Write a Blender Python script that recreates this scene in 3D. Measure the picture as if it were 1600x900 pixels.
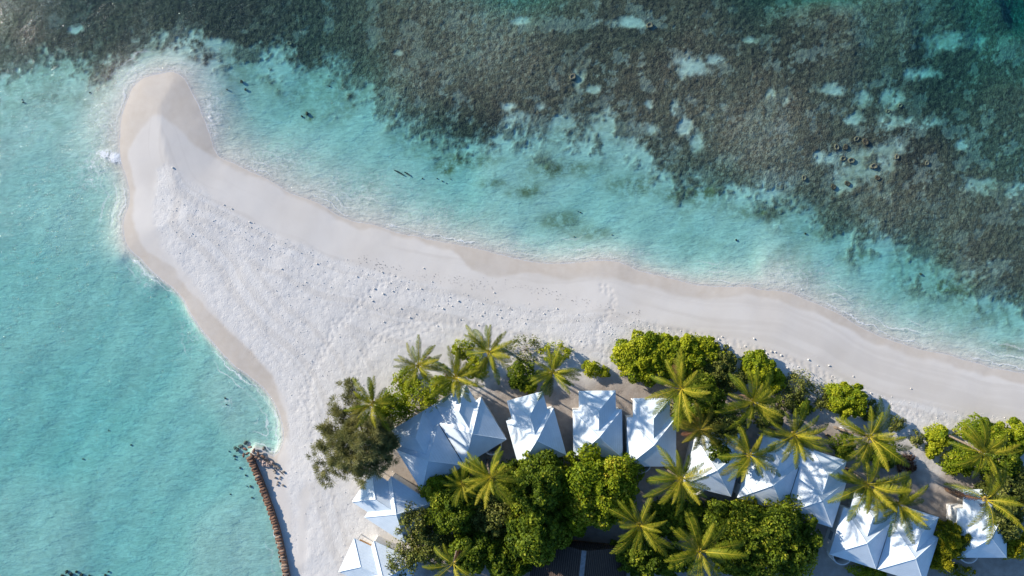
import bpy, math, random
import numpy as np
from mathutils import Vector, Matrix, Euler

# ------------------------------------------------------------------ scene, camera, light
for o in list(bpy.data.objects):
    bpy.data.objects.remove(o)
S = bpy.context.scene
C = S.collection
R = math.radians
HC = 106.667                                   # flying height of the camera, metres above the water

cam = bpy.data.cameras.new("camera")
cam.sensor_width = 36.0
cam.lens = 24.0
cam.clip_start = 1.0
cam.clip_end = 6000.0
co = bpy.data.objects.new("camera", cam)
co.location = (0, 0, HC)
co.rotation_euler = (0, 0, 0)
C.objects.link(co)
S.camera = co

SUN_EL, SUN_AZ = R(18.5), R(150)                # azimuth counted from +X (east) towards +Y (north)
W = bpy.data.worlds.new("World")
S.world = W
W.use_nodes = True
nt = W.node_tree
nt.nodes.clear()
sky = nt.nodes.new("ShaderNodeTexSky")
sky.sky_type = 'NISHITA'
sky.sun_disc = False
sky.sun_elevation = SUN_EL
sky.sun_rotation = math.pi / 2 - SUN_AZ
sky.air_density = 1.0
sky.dust_density = 0.6
sky.ozone_density = 1.4
bg = nt.nodes.new("ShaderNodeBackground")
bg.inputs["Strength"].default_value = 0.10
wo = nt.nodes.new("ShaderNodeOutputWorld")
tn_ = nt.nodes.new("ShaderNodeMix"); tn_.data_type = 'RGBA'; tn_.blend_type = 'MULTIPLY'
tn_.inputs[0].default_value = 1.0
tn_.inputs[7].default_value = (0.62, 0.90, 1.20, 1)          # a clear tropical sky, bluer than the default air
nt.links.new(sky.outputs[0], tn_.inputs[6])
nt.links.new(tn_.outputs[2], bg.inputs[0])
nt.links.new(bg.outputs[0], wo.inputs[0])

sl = bpy.data.lights.new("sun", 'SUN')
sl.energy = 5.0
sl.angle = R(0.9)
sl.color = (1.0, 0.90, 0.765)
so = bpy.data.objects.new("sun", sl)
d = Vector((math.cos(SUN_EL) * math.cos(SUN_AZ), math.cos(SUN_EL) * math.sin(SUN_AZ), math.sin(SUN_EL)))
so.rotation_euler = d.to_track_quat('Z', 'Y').to_euler()
so.location = d * 200
C.objects.link(so)

S.view_settings.view_transform = 'Standard'
S.view_settings.look = 'None'
S.view_settings.gamma = 1.0
S.view_settings.use_curve_mapping = False
S.view_settings.exposure = 0.73
S.render.engine = 'CYCLES'
S.cycles.use_denoising = True
S.cycles.max_bounces = 8
S.cycles.transparent_max_bounces = 24
S.cycles.caustics_reflective = False
S.cycles.caustics_refractive = False

# ------------------------------------------------------------------ helpers
def P(u, v, z=0.0):
    """photo point (1600x900) -> world x, y for something at height z"""
    k = 0.1 * (HC - z) / HC
    return ((u - 800.0) * k, (450.0 - v) * k)

def tag(o, label=None, cat=None, group=None, kind=None):
    if label: o["label"] = label
    if cat: o["category"] = cat
    if group: o["group"] = group
    if kind: o["kind"] = kind
    return o

def empty(name, loc, rz=0.0, s=1.0):
    o = bpy.data.objects.new(name, None)
    o.empty_display_size = 0.3
    o.location = loc
    o.rotation_euler = (0, 0, rz)
    o.scale = (s, s, s)
    C.objects.link(o)
    return o

def link(name, me, parent=None, mat=None):
    if mat is not None and not me.materials:
        me.materials.append(mat)
    o = bpy.data.objects.new(name, me)
    C.objects.link(o)
    if parent is not None:
        o.parent = parent
    return o

def np_mesh(name, verts, quads, smooth=False, tint=None):
    verts = np.asarray(verts, dtype=np.float32)
    quads = np.asarray(quads, dtype=np.int32)
    n = quads.shape[1]
    me = bpy.data.meshes.new(name)
    me.vertices.add(len(verts))
    me.vertices.foreach_set("co", verts.ravel())
    me.loops.add(quads.size)
    me.loops.foreach_set("vertex_index", quads.ravel())
    me.polygons.add(len(quads))
    me.polygons.foreach_set("loop_start", np.arange(0, quads.size, n, dtype=np.int32))
    me.polygons.foreach_set("loop_total", np.full(len(quads), n, dtype=np.int32))
    if smooth:
        me.polygons.foreach_set("use_smooth", np.ones(len(quads), dtype=bool))
    me.update(calc_edges=True)
    if tint is not None:
        a = me.attributes.new("tint", 'FLOAT', 'FACE')
        a.data.foreach_set("value", np.asarray(tint, dtype=np.float32))
    return me

class MB:
    """collects simple shapes into one mesh"""
    def __init__(self):
        self.v, self.f = [], []
    def poly(self, pts, faces):
        b = len(self.v)
        self.v += [tuple(p) for p in pts]
        self.f += [tuple(b + i for i in f) for f in faces]
        return self
    def box(self, x0, x1, y0, y1, z0, z1):
        return self.poly([(x0, y0, z0), (x1, y0, z0), (x1, y1, z0), (x0, y1, z0), (x0, y0, z1), (x1, y0, z1), (x1, y1, z1), (x0, y1, z1)],
                         [(3, 2, 1, 0), (4, 5, 6, 7), (0, 1, 5, 4), (1, 2, 6, 5), (2, 3, 7, 6), (3, 0, 4, 7)])
    def tube(self, pts, rad, n=8):
        pts = [Vector(p) for p in pts]
        if not hasattr(rad, "__len__"):
            rad = [rad] * len(pts)
        b = len(self.v)
        for i, p in enumerate(pts):
            t = (pts[min(i + 1, len(pts) - 1)] - pts[max(i - 1, 0)]).normalized()
            a = Vector((0, 0, 1)) if abs(t.z) < 0.9 else Vector((1, 0, 0))
            s = t.cross(a).normalized()
            q = s.cross(t)
            for k in range(n):
                w = 2 * math.pi * k / n
                self.v.append(tuple(p + (s * math.cos(w) + q * math.sin(w)) * rad[i]))
        for i in range(len(pts) - 1):
            for k in range(n):
                k2 = (k + 1) % n
                self.f.append((b + i * n + k, b + i * n + k2, b + (i + 1) * n + k2, b + (i + 1) * n + k))
        self.f.append(tuple(b + k for k in range(n)))
        e = b + (len(pts) - 1) * n
        self.f.append(tuple(e + k for k in reversed(range(n))))
        return self
    def mesh(self, name, smooth=False):
        me = bpy.data.meshes.new(name)
        me.from_pydata(self.v, [], self.f)
        me.update()
        if smooth:
            me.polygons.foreach_set("use_smooth", [True] * len(me.polygons))
        return me
    def build(self, name, mat, parent=None, smooth=False):
        return link(name, self.mesh(name, smooth), parent, mat)

# --- noise on numpy arrays
_rg = np.random.RandomState(11)
_T = [_rg.rand(256, 256) for _ in range(6)]
def vnoise(x, y, k=0):
    x = np.asarray(x, float) + 17.3 * k; y = np.asarray(y, float) - 9.1 * k
    ix = np.floor(x).astype(int); iy = np.floor(y).astype(int)
    fx = x - ix; fy = y - iy
    fx = fx * fx * (3 - 2 * fx); fy = fy * fy * (3 - 2 * fy)
    T = _T[k % 6]
    a = T[ix & 255, iy & 255]; b = T[(ix + 1) & 255, iy & 255]
    c = T[ix & 255, (iy + 1) & 255]; e = T[(ix + 1) & 255, (iy + 1) & 255]
    return (a + (b - a) * fx) * (1 - fy) + (c + (e - c) * fx) * fy
def fbm(x, y, k=0, oct=4, g=0.5):
    s, a, t, f = 0.0, 1.0, 0.0, 1.0
    for i in range(oct):
        s = s + a * vnoise(x * f, y * f, k + i); t += a; a *= g; f *= 2.03
    return s / t
def worley(x, y, k=0):
    ix = np.floor(x).astype(int); iy = np.floor(y).astype(int)
    best = np.full(x.shape, 9.0); idv = np.zeros(x.shape)
    for dx in (-1, 0, 1):
        for dy in (-1, 0, 1):
            cx, cy = ix + dx, iy + dy
            px = cx + _T[k % 6][cx & 255, cy & 255]; py = cy + _T[(k + 1) % 6][cx & 255, cy & 255]
            dd = (px - x) ** 2 + (py - y) ** 2
            m = dd < best
            best = np.where(m, dd, best); idv = np.where(m, _T[(k + 2) % 6][cx & 255, cy & 255], idv)
    return np.sqrt(best), idv
def sstep(a, b, x):
    t = np.clip((x - a) / (b - a), 0, 1)
    return t * t * (3 - 2 * t)

# ------------------------------------------------------------------ materials
def new_mat(name):
    m = bpy.data.materials.new(name)
    m.use_nodes = True
    m.node_tree.nodes.clear()
    return m, m.node_tree
class NT:
    """small wrapper to write node trees briefly"""
    def __init__(self, t):
        self.t = t
    def n(self, typ, **kw):
        x = self.t.nodes.new("ShaderNode" + typ)
        for k, v in kw.items():
            setattr(x, k, v)
        return x
    def set(self, sock, v):
        if isinstance(v, bpy.types.NodeSocket):
            self.t.links.new(v, sock)
        elif isinstance(v, (tuple, list)) and sock.type == 'RGBA' and len(v) == 3:
            sock.default_value = (*v, 1)
        else:
            sock.default_value = v
    def math(self, op, a, b=0.0, c=None, clamp=False):
        x = self.n("Math", operation=op, use_clamp=clamp)
        self.set(x.inputs[0], a); self.set(x.inputs[1], b)
        if c is not None: self.set(x.inputs[2], c)
        return x.outputs[0]
    def mix(self, f, a, b, mode='MIX'):
        x = self.n("Mix", data_type='RGBA', blend_type=mode)
        self.set(x.inputs[0], f); self.set(x.inputs[6], a); self.set(x.inputs[7], b)
        return x.outputs[2]
    def attr(self, name):
        return self.n("Attribute", attribute_name=name).outputs["Fac"]
    def coord(self, out="Object", scale=(1, 1, 1), rot=(0, 0, 0)):
        c = self.n("TexCoord"); m = self.n("Mapping")
        m.inputs["Scale"].default_value = scale
        m.inputs["Rotation"].default_value = rot
        self.t.links.new(c.outputs[out], m.inputs[0])
        return m.outputs[0]
    def noise(self, vec, scale, detail=4.0, rough=0.55, dist=0.0):
        x = self.n("TexNoise"); self.set(x.inputs["Vector"], vec)
        x.inputs["Scale"].default_value = scale; x.inputs["Detail"].default_value = detail
        x.inputs["Roughness"].default_value = rough; x.inputs["Distortion"].default_value = dist
        return x.outputs["Fac"]
    def voro(self, vec, scale, feature='F1', out="Distance", rnd=1.0):
        x = self.n("TexVoronoi", feature=feature); self.set(x.inputs["Vector"], vec)
        x.inputs["Scale"].default_value = scale
        x.inputs["Randomness"].default_value = rnd
        return x.outputs[out]
    def wave(self, vec, scale, dist=2.0, detail=2.0, dscale=1.0, direction='X'):
        x = self.n("TexWave", wave_type='BANDS', bands_direction=direction); self.set(x.inputs["Vector"], vec)
        x.inputs["Scale"].default_value = scale; x.inputs["Distortion"].default_value = dist
        x.inputs["Detail"].default_value = detail; x.inputs["Detail Scale"].default_value = dscale
        return x.outputs["Fac"]
    def ramp(self, f, stops):
        x = self.n("ValToRGB"); self.set(x.inputs[0], f)
        e = x.color_ramp.elements
        while len(e) < len(stops): e.new(0.5)
        for i, (p, c) in enumerate(stops):
            e[i].position = p; e[i].color = (*c, 1) if len(c) == 3 else c
        return x.outputs[0]
    def rng(self, f, a, b, lo=0.0, hi=1.0, smooth=True):
        x = self.n("MapRange", interpolation_type='SMOOTHSTEP' if smooth else 'LINEAR')
        self.set(x.inputs[0], f); x.inputs[1].default_value = a; x.inputs[2].default_value = b
        x.inputs[3].default_value = lo; x.inputs[4].default_value = hi
        return x.outputs[0]
    def bump(self, h, strength, distance, normal=None):
        x = self.n("Bump"); self.set(x.inputs["Height"], h)
        self.set(x.inputs["Strength"], strength); x.inputs["Distance"].default_value = distance
        if normal is not None: self.set(x.inputs["Normal"], normal)
        return x.outputs[0]
    def bsdf(self, color, rough=0.9, normal=None, spec=0.2):
        x = self.n("BsdfPrincipled"); self.set(x.inputs["Base Color"], color)
        self.set(x.inputs["Roughness"], rough); x.inputs["Specular IOR Level"].default_value = spec
        if normal is not None: self.set(x.inputs["Normal"], normal)
        return x.outputs[0]
    def out(self, s, vol=None):
        x = self.n("OutputMaterial"); self.t.links.new(s, x.inputs["Surface"])
        if vol is not None: self.t.links.new(vol, x.inputs["Volume"])

def simple(name, col, rough=0.8, var=0.15, scale=3.0, bump=0.0, bscale=12.0, bdist=0.03, spec=0.25):
    m, t = new_mat(name); N = NT(t)
    v = N.coord()
    n = N.noise(v, scale, 5.0)
    lo = tuple(max(0, c * (1 - var * 1.6)) for c in col); hi = tuple(min(1, c * (1 + var)) for c in col)
    c = N.ramp(n, [(0.3, lo), (0.7, hi)])
    nm = N.bump(N.noise(v, bscale, 4.0), bump, bdist) if bump else None
    N.out(N.bsdf(c, rough, nm, spec))
    return m

def leaf_mat(name, stops, trans=0.30, rough=0.5, spec=0.12):
    """foliage: a tint per leaf picks its colour; part of the light passes through"""
    m, t = new_mat(name); N = NT(t)
    inf = N.n("ObjectInfo")
    f = N.math('ADD', N.attr("tint"), N.math('MULTIPLY', N.math('SUBTRACT', inf.outputs["Random"], 0.5), 0.14), clamp=True)
    c = N.ramp(f, stops)
    d = N.bsdf(c, rough, None, spec)
    tr = N.n("BsdfTranslucent"); N.set(tr.inputs[0], N.mix(0.5, c, (1.0, 0.95, 0.25), 'MULTIPLY'))
    mx = N.n("MixShader"); mx.inputs[0].default_value = trans
    t.links.new(d, mx.inputs[1]); t.links.new(tr.outputs[0], mx.inputs[2])
    N.out(mx.outputs[0])
    return m

# --- the ground: sand, damp sand, soil, sea floor, coral - chosen by masks stored on the terrain
def terrain_mat():
    m, t = new_mat("sand_and_seabed"); N = NT(t)
    v = N.coord()
    rough, wet, dirt, coral, algae, under, tone = (N.attr(a) for a in ("rough", "wet", "dirt", "coral", "algae", "under", "tone"))
    n_big = N.noise(v, 0.12, 4.0); n_mid = N.noise(v, 0.9, 5.0, 0.6); n_fine = N.noise(v, 6.0, 5.0, 0.65)
    smooth_sand = N.ramp(n_big, [(0.35, (0.585, 0.545, 0.50)), (0.65, (0.63, 0.595, 0.555))])
    dry_sand = N.ramp(n_mid, [(0.3, (0.59, 0.567, 0.54)), (0.7, (0.65, 0.63, 0.605))])
    dry_sand = N.mix(N.rng(n_fine, 0.58, 0.74, 0.0, 0.45), dry_sand, (0.44, 0.41, 0.39))
    col = N.mix(rough, smooth_sand, dry_sand)
    col = N.mix(wet, col, N.ramp(n_mid, [(0.3, (0.495, 0.435, 0.37)), (0.7, (0.535, 0.48, 0.42))]))
    soil = N.ramp(n_mid, [(0.3, (0.26, 0.215, 0.18)), (0.72, (0.38, 0.33, 0.285))])
    soil = N.mix(N.rng(n_fine, 0.6, 0.72, 0.0, 0.6), soil, (0.16, 0.12, 0.085))
    col = N.mix(N.rng(N.attr('tide'), 0.35, 0.8, 0.0, 0.30), col, (0.47, 0.43, 0.385))
    col = N.mix(dirt, col, soil)
    # sea floor sand: caustic ripple light painted into its colour as crossing bands
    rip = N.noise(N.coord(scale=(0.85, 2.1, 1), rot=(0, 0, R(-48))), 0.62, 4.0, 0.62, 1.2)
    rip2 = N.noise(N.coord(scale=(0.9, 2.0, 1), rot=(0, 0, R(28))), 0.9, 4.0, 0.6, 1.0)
    caustic_pat = N.math('ADD', N.math('MULTIPLY', rip, 0.5), N.math('ADD', N.math('MULTIPLY', rip2, 0.3), N.math('MULTIPLY', N.noise(v, 0.14, 3.0), 0.2)))
    sea = N.ramp(caustic_pat, [(0.34, (0.50, 0.475, 0.405)), (0.5, (0.635, 0.605, 0.525)), (0.66, (0.78, 0.75, 0.66))])
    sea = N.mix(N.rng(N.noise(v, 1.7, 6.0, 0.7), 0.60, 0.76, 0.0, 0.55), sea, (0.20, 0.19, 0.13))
    sea = N.mix(N.math('MULTIPLY', algae, N.rng(N.noise(v, 0.75, 6.0, 0.7), 0.3, 0.62)), sea, (0.20, 0.17, 0.085))
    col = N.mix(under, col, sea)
    # living coral: every head has a colour of its own
    w1 = N.n("TexVoronoi", feature='F1'); N.set(w1.inputs["Vector"], v); w1.inputs["Scale"].default_value = 1.9
    w2 = N.n("TexVoronoi", feature='F1'); N.set(w2.inputs["Vector"], v); w2.inputs["Scale"].default_value = 4.2
    sep1 = N.n("SeparateColor"); t.links.new(w1.outputs["Color"], sep1.inputs[0])
    sep2 = N.n("SeparateColor"); t.links.new(w2.outputs["Color"], sep2.inputs[0])
    f = N.math('ADD', N.math('MULTIPLY', sep1.outputs[0], 0.36), N.math('MULTIPLY', sep2.outputs[0], 0.34))
    f = N.math('ADD', f, N.math('MULTIPLY', N.noise(v, 5.0, 6.0, 0.75), 0.5))
    f = N.math('ADD', f, N.math('MULTIPLY', N.math('SUBTRACT', tone, 0.5), 1.0))
    cc = N.ramp(f, [(0.08, (0.050, 0.040, 0.032)), (0.45, (0.115, 0.086, 0.060)), (0.72, (0.165, 0.130, 0.092)), (0.95, (0.23, 0.195, 0.145)), (1.0, (0.27, 0.24, 0.185))])
    col = N.mix(coral, col, cc)
    # relief finer than the mesh
    h_sand = N.math('ADD', N.math('MULTIPLY', N.noise(v, 2.6, 5.0, 0.65), 0.7), N.math('MULTIPLY', N.rng(N.voro(v, 2.6), 0.0, 0.45), 0.3))
    lump = N.math('MAXIMUM', rough, N.math('MULTIPLY', dirt, 0.55))
    nm = N.bump(h_sand, N.math('MULTIPLY', lump, 0.6), 0.08)
    nm = N.bump(n_fine, N.math('ADD', N.math('MULTIPLY', lump, 0.5), 0.08), 0.04, nm)
    nm = N.bump(N.math('ADD', rip, N.math('MULTIPLY', rip2, 1.2)), N.math('MULTIPLY', N.math('MULTIPLY', under, N.math('SUBTRACT', 1.0, coral)), 0.35), 0.10, nm)
    hc = N.math('ADD', N.math('MULTIPLY', w2.outputs["Distance"], -1.0), N.math('MULTIPLY', N.noise(v, 7.0, 4.0, 0.7), 0.8))
    nm = N.bump(hc, N.math('MULTIPLY', coral, 0.7), 0.10, nm)
    rg = N.math('SUBTRACT', 0.95, N.math('MULTIPLY', wet, 0.35))
    N.out(N.bsdf(col, rg, nm, 0.2))
    return m

def water_mat():
    m, t = new_mat("sea_water"); N = NT(t)
    v = N.coord()
    dist, fz, burst = N.attr("offshore"), N.attr("foam"), N.attr("burst")
    va = N.coord(scale=(1.0, 2.2, 1.0), rot=(0, 0, R(-55)))
    h = N.math('ADD', N.math('MULTIPLY', N.noise(va, 0.42, 3.0, 0.55, 0.6), 1.0), N.math('MULTIPLY', N.noise(va, 1.5, 4.0, 0.6, 0.4), 0.42))
    nm = N.bump(h, 1.0, 0.24)
    ge = N.n("NewGeometry"); dt = N.n("VectorMath", operation='DOT_PRODUCT')
    t.links.new(ge.outputs["Incoming"], dt.inputs[0]); t.links.new(nm, dt.inputs[1])
    f5 = N.math('POWER', N.math('SUBTRACT', 1.0, N.math('ABSOLUTE', dt.outputs["Value"]), clamp=True), 5.0)
    fres = N.math('ADD', N.math('MULTIPLY', f5, 0.98), 0.02)      # Schlick, the same from both sides of the surface
    gl = N.n("BsdfGlossy"); gl.inputs["Roughness"].default_value = 0.06; t.links.new(nm, gl.inputs["Normal"])
    gl.inputs["Color"].default_value = (1, 1, 1, 1)
    tr = N.n("BsdfTransparent")
    mx = N.n("MixShader"); t.links.new(fres, mx.inputs[0]); t.links.new(tr.outputs[0], mx.inputs[1]); t.links.new(gl.outputs[0], mx.inputs[2])
    # foam: thin broken lines where the swash ends, lace further out, a burst where a wave breaks
    n1 = N.noise(v, 0.33, 3.0, 0.5); n2 = N.noise(v, 1.6, 4.0, 0.6); npres = N.noise(v, 0.11, 3.0, 0.5)
    dd = N.math('ADD', dist, N.math('MULTIPLY', N.math('SUBTRACT', n1, 0.5), 2.6))
    dd = N.math('ADD', dd, N.math('MULTIPLY', N.math('SUBTRACT', n2, 0.5), 0.6))
    def line(c, w, lo, hi):
        a = N.math('ABSOLUTE', N.math('SUBTRACT', dd, c))
        return N.math('MULTIPLY', N.rng(a, 0.0, w, 1.0, 0.0), N.rng(npres, lo, hi))
    edge = N.rng(N.math('ADD', dist, N.math('MULTIPLY', N.math('SUBTRACT', n2, 0.5), 0.45)), 0.02, 0.22, 0.55, 0.0)
    lines = N.math('MAXIMUM', N.math('MULTIPLY', line(0.8, 0.16, 0.40, 0.6), 0.7), N.math('MAXIMUM', N.math('MULTIPLY', line(2.2, 0.20, 0.46, 0.62), 0.5), N.math('MULTIPLY', line(3.8, 0.22, 0.5, 0.64), 0.35)))
    vd = N.n("VectorMath", operation='ADD'); t.links.new(v, vd.inputs[0])
    nz = N.n("TexNoise"); t.links.new(v, nz.inputs["Vector"]); nz.inputs["Scale"].default_value = 1.1
    sc = N.n("VectorMath", operation='SCALE'); t.links.new(nz.outputs["Color"], sc.inputs[0]); sc.inputs["Scale"].default_value = 1.6
    t.links.new(sc.outputs[0], vd.inputs[1])
    lace = N.rng(N.voro(vd.outputs[0], 0.75, 'DISTANCE_TO_EDGE'), 0.0, 0.11, 1.0, 0.0)
    lace2 = N.rng(N.voro(vd.outputs[0], 1.9, 'DISTANCE_TO_EDGE'), 0.0, 0.16, 1.0, 0.0)
    lace = N.math('MAXIMUM', N.math('MULTIPLY', lace, 0.8), N.math('MULTIPLY', lace2, 0.7))
    lace = N.math('MULTIPLY', lace, N.math('MULTIPLY', fz, N.rng(n2, 0.35, 0.65)))
    bu = N.rng(N.math('ADD', burst, N.math('MULTIPLY', N.math('SUBTRACT', N.noise(v, 1.3, 7.0, 0.78, 0.6), 0.5), 3.2)), 0.50, 1.15)
    foam = N.math('MAXIMUM', N.math('MAXIMUM', edge, lines), N.math('MAXIMUM', lace, bu))
    df = N.n("BsdfDiffuse"); df.inputs[0].default_value = (0.80, 0.81, 0.82, 1)
    t.links.new(N.bump(N.noise(v, 3.0, 4.0, 0.7), 0.6, 0.1), df.inputs["Normal"])
    fin = N.n("MixShader"); t.links.new(foam, fin.inputs[0]); t.links.new(mx.outputs[0], fin.inputs[1]); t.links.new(df.outputs[0], fin.inputs[2])
    va_ = N.n("VolumeAbsorption")
    va_.inputs["Color"].default_value = (0.0, 0.812, 0.822, 1)
    va_.inputs["Density"].default_value = 0.235
    N.out(fin.outputs[0], va_.outputs[0])
    return m

def roof_mat():
    m, t = new_mat("white_metal_roof"); N = NT(t)
    v = N.coord()
    n = N.noise(v, 0.8, 5.0, 0.6)
    c = N.ramp(n, [(0.3, (0.62, 0.70, 0.76)), (0.65, (0.70, 0.78, 0.84))])
    c = N.mix(N.rng(N.noise(v, 5.0, 4.0), 0.62, 0.8, 0, 0.4), c, (0.46, 0.45, 0.40))
    sep = N.n("SeparateXYZ"); t.links.new(v, sep.inputs[0])
    z = N.math('FRACT', N.math('MULTIPLY', sep.outputs[2], 5.6))
    seam = N.rng(z, 0.0, 0.12, 1.0, 0.0)
    c = N.mix(N.math('MULTIPLY', seam, 0.28), c, (0.42, 0.42, 0.42))
    nm = N.bump(z, 0.6, 0.03)
    nm = N.bump(n, 0.15, 0.05, nm)
    N.out(N.bsdf(c, 0.42, nm, 0.4))
    return m

def thatch_mat():
    m, t = new_mat("dark_thatch"); N = NT(t)
    v = N.coord()
    a = N.wave(v, 1.05, 0.8, 3.0, 2.0, 'X')
    b = N.noise(N.coord(scale=(9, 1.2, 1)), 1.5, 4.0, 0.7)
    f = N.math('ADD', N.math('MULTIPLY', a, 0.4), N.math('MULTIPLY', b, 0.6))
    c = N.ramp(f, [(0.25, (0.030, 0.023, 0.020)), (0.7, (0.10, 0.075, 0.062))])
    nm = N.bump(f, 0.9, 0.10)
    N.out(N.bsdf(c, 0.95, nm, 0.1))
    return m

M = {}
M["terrain"] = terrain_mat()
M["water"] = water_mat()
M["roof"] = roof_mat()
M["thatch"] = thatch_mat()
M["ridge"] = simple("ridge_board", (0.24, 0.235, 0.24), 0.8, 0.2, 2.0, 0.3)
M["render"] = simple("white_render", (0.72, 0.71, 0.69), 0.75, 0.08, 1.2, 0.2, 20, 0.01)
M["timber_brown"] = simple("brown_deck_timber", (0.34, 0.19, 0.075), 0.7, 0.25, 4.0, 0.3)
M["timber"] = simple("deck_timber", (0.40, 0.365, 0.32), 0.7, 0.25, 4.0, 0.3)
M["glass"] = simple("curtained_glass", (0.26, 0.31, 0.34), 0.15, 0.1, 1.0, spec=0.6)
M["door"] = simple("door_wood", (0.20, 0.11, 0.055), 0.55, 0.2, 6.0)
M["gutter"] = simple("grey_gutter", (0.05, 0.055, 0.06), 0.6, 0.2, 3.0)
M["bag"] = simple("coir_bag", (0.215, 0.125, 0.085), 0.95, 0.35, 2.5, 0.9, 9.0, 0.06)
M["bag_pale"] = simple("bleached_bag", (0.33, 0.235, 0.175), 0.95, 0.3, 2.5, 0.9, 9.0, 0.06)
M["rock_dark"] = simple("wet_rock", (0.24, 0.20, 0.155), 0.8, 0.45, 3.0, 0.8, 8.0, 0.08)
M["rock_pink"] = simple("pink_rubble", (0.40, 0.31, 0.27), 0.9, 0.3, 4.0, 0.6, 10.0, 0.05)
M["stone"] = simple("white_coral_stone", (0.70, 0.67, 0.63), 0.9, 0.12, 5.0, 0.6, 14.0, 0.04)
M["stone_dark"] = simple("grey_wrack", (0.30, 0.27, 0.235), 0.95, 0.3, 4.0, 0.5)
M["log"] = simple("grey_driftwood", (0.20, 0.155, 0.12), 0.9, 0.3, 3.0, 0.5)
M["sunk"] = simple("sunken_wood", (0.035, 0.04, 0.04), 0.9, 0.3, 3.0, 0.5)
M["white_sheet"] = simple("white_sheet", (0.80, 0.80, 0.80), 0.7, 0.05, 3.0, 0.4, 6.0, 0.05)
M["slab"] = simple("pale_concrete", (0.46, 0.44, 0.42), 0.9, 0.15, 2.0, 0.3)
M["bark"] = simple("grey_bark", (0.20, 0.155, 0.115), 0.95, 0.3, 5.0, 0.6)
M["twig"] = simple("pale_twig", (0.34, 0.28, 0.23), 0.95, 0.2, 5.0, 0.2)
M["coconut"] = simple("coconut_husk", (0.34, 0.24, 0.06), 0.6, 0.25, 6.0)
M["head_a"] = simple("coral_brown", (0.13, 0.09, 0.06), 0.95, 0.4, 3.0, 0.9, 6.0, 0.1)
M["head_rim"] = simple("coral_tan", (0.25, 0.185, 0.125), 0.95, 0.35, 4.0, 0.9, 7.0, 0.08)
M["palm"] = leaf_mat("palm_leaf", [(0.0, (0.0428, 0.08, 0.0096)), (0.4, (0.0973, 0.1449, 0.0095)), (0.7, (0.2271, 0.2415, 0.0147)), (1.0, (0.5408, 0.441, 0.0473))], 0.38)
M["palm_yellow"] = leaf_mat("yellow_palm_leaf", [(0.0, (0.06, 0.075, 0.010)), (0.4, (0.13, 0.13, 0.016)), (0.7, (0.23, 0.20, 0.022)), (1.0, (0.42, 0.32, 0.04))], 0.30)
M["lettuce"] = leaf_mat("bright_shrub_leaf", [(0.0, (0.1244, 0.2002, 0.0144)), (0.4, (0.26, 0.3189, 0.0171)), (0.75, (0.4357, 0.4546, 0.0244)), (1.0, (0.63, 0.6243, 0.061))], 0.40)
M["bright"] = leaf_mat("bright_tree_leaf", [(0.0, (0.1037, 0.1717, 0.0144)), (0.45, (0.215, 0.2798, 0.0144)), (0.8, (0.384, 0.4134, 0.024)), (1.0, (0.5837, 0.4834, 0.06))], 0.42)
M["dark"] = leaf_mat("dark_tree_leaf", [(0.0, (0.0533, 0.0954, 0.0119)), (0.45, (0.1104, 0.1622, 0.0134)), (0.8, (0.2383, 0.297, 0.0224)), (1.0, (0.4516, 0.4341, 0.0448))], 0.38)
M["olive"] = leaf_mat("olive_leaf", [(0.0, (0.072, 0.0928, 0.0224)), (0.45, (0.1323, 0.1552, 0.0322)), (0.8, (0.23, 0.2472, 0.0517)), (1.0, (0.391, 0.3565, 0.1035))], 0.25)
M["needle"] = leaf_mat("grey_green_needle", [(0.0, (0.13, 0.143, 0.0585)), (0.5, (0.231, 0.231, 0.0924)), (0.85, (0.357, 0.3413, 0.1522)), (1.0, (0.483, 0.4305, 0.2205))], 0.38)
M["dead"] = leaf_mat("dead_brown_leaf", [(0.0, (0.06, 0.026, 0.014)), (0.5, (0.15, 0.068, 0.036)), (1.0, (0.30, 0.18, 0.11))], 0.15)
M["gold"] = leaf_mat("golden_spiky_leaf", [(0.0, (0.09, 0.1275, 0.012)), (0.4, (0.2, 0.215, 0.012)), (0.75, (0.4, 0.37, 0.018)), (1.0, (0.6, 0.5, 0.04))], 0.36)

# ------------------------------------------------------------------ the shape of the place (traced outlines in photo points)
SHORE = [(458, 940), (452, 900), (444, 862), (438, 838), (428, 800), (419, 775), (409, 748), (399, 724), (391, 706), (397, 699), (410, 704), (428, 714), (438, 706), (443, 690),
         (440, 660), (430, 632), (412, 607), (388, 588), (366, 570), (346, 550), (325, 527), (306, 502), (293, 482), (283, 462), (268, 447), (250, 433),
         (234, 420), (220, 404), (202, 388), (193, 366), (194, 343), (203, 318), (203, 296), (196, 274), (190, 252), (187, 228), (189, 190), (197, 158),
         (211, 133), (231, 120), (252, 114), (272, 113), (288, 124), (300, 148), (312, 172), (324, 197), (331, 222), (340, 246), (360, 254), (388, 268), (420, 283), (455, 302), (500, 320),
         (535, 341), (580, 351), (630, 366), (690, 379), (740, 387), (790, 401), (840, 411), (890, 412), (930, 407), (970, 411), (1002, 424), (1050, 436),
         (1100, 446), (1150, 448), (1190, 452), (1230, 457), (1272, 474), (1310, 490), (1345, 512), (1390, 532), (1440, 546), (1500, 560), (1550, 575), (1604, 584)]
FAR = [(1760, 620), (2100, 720), (3000, 1100), (3600, 2600), (1600, 3600), (-200, 2600), (330, 1250)]
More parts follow.
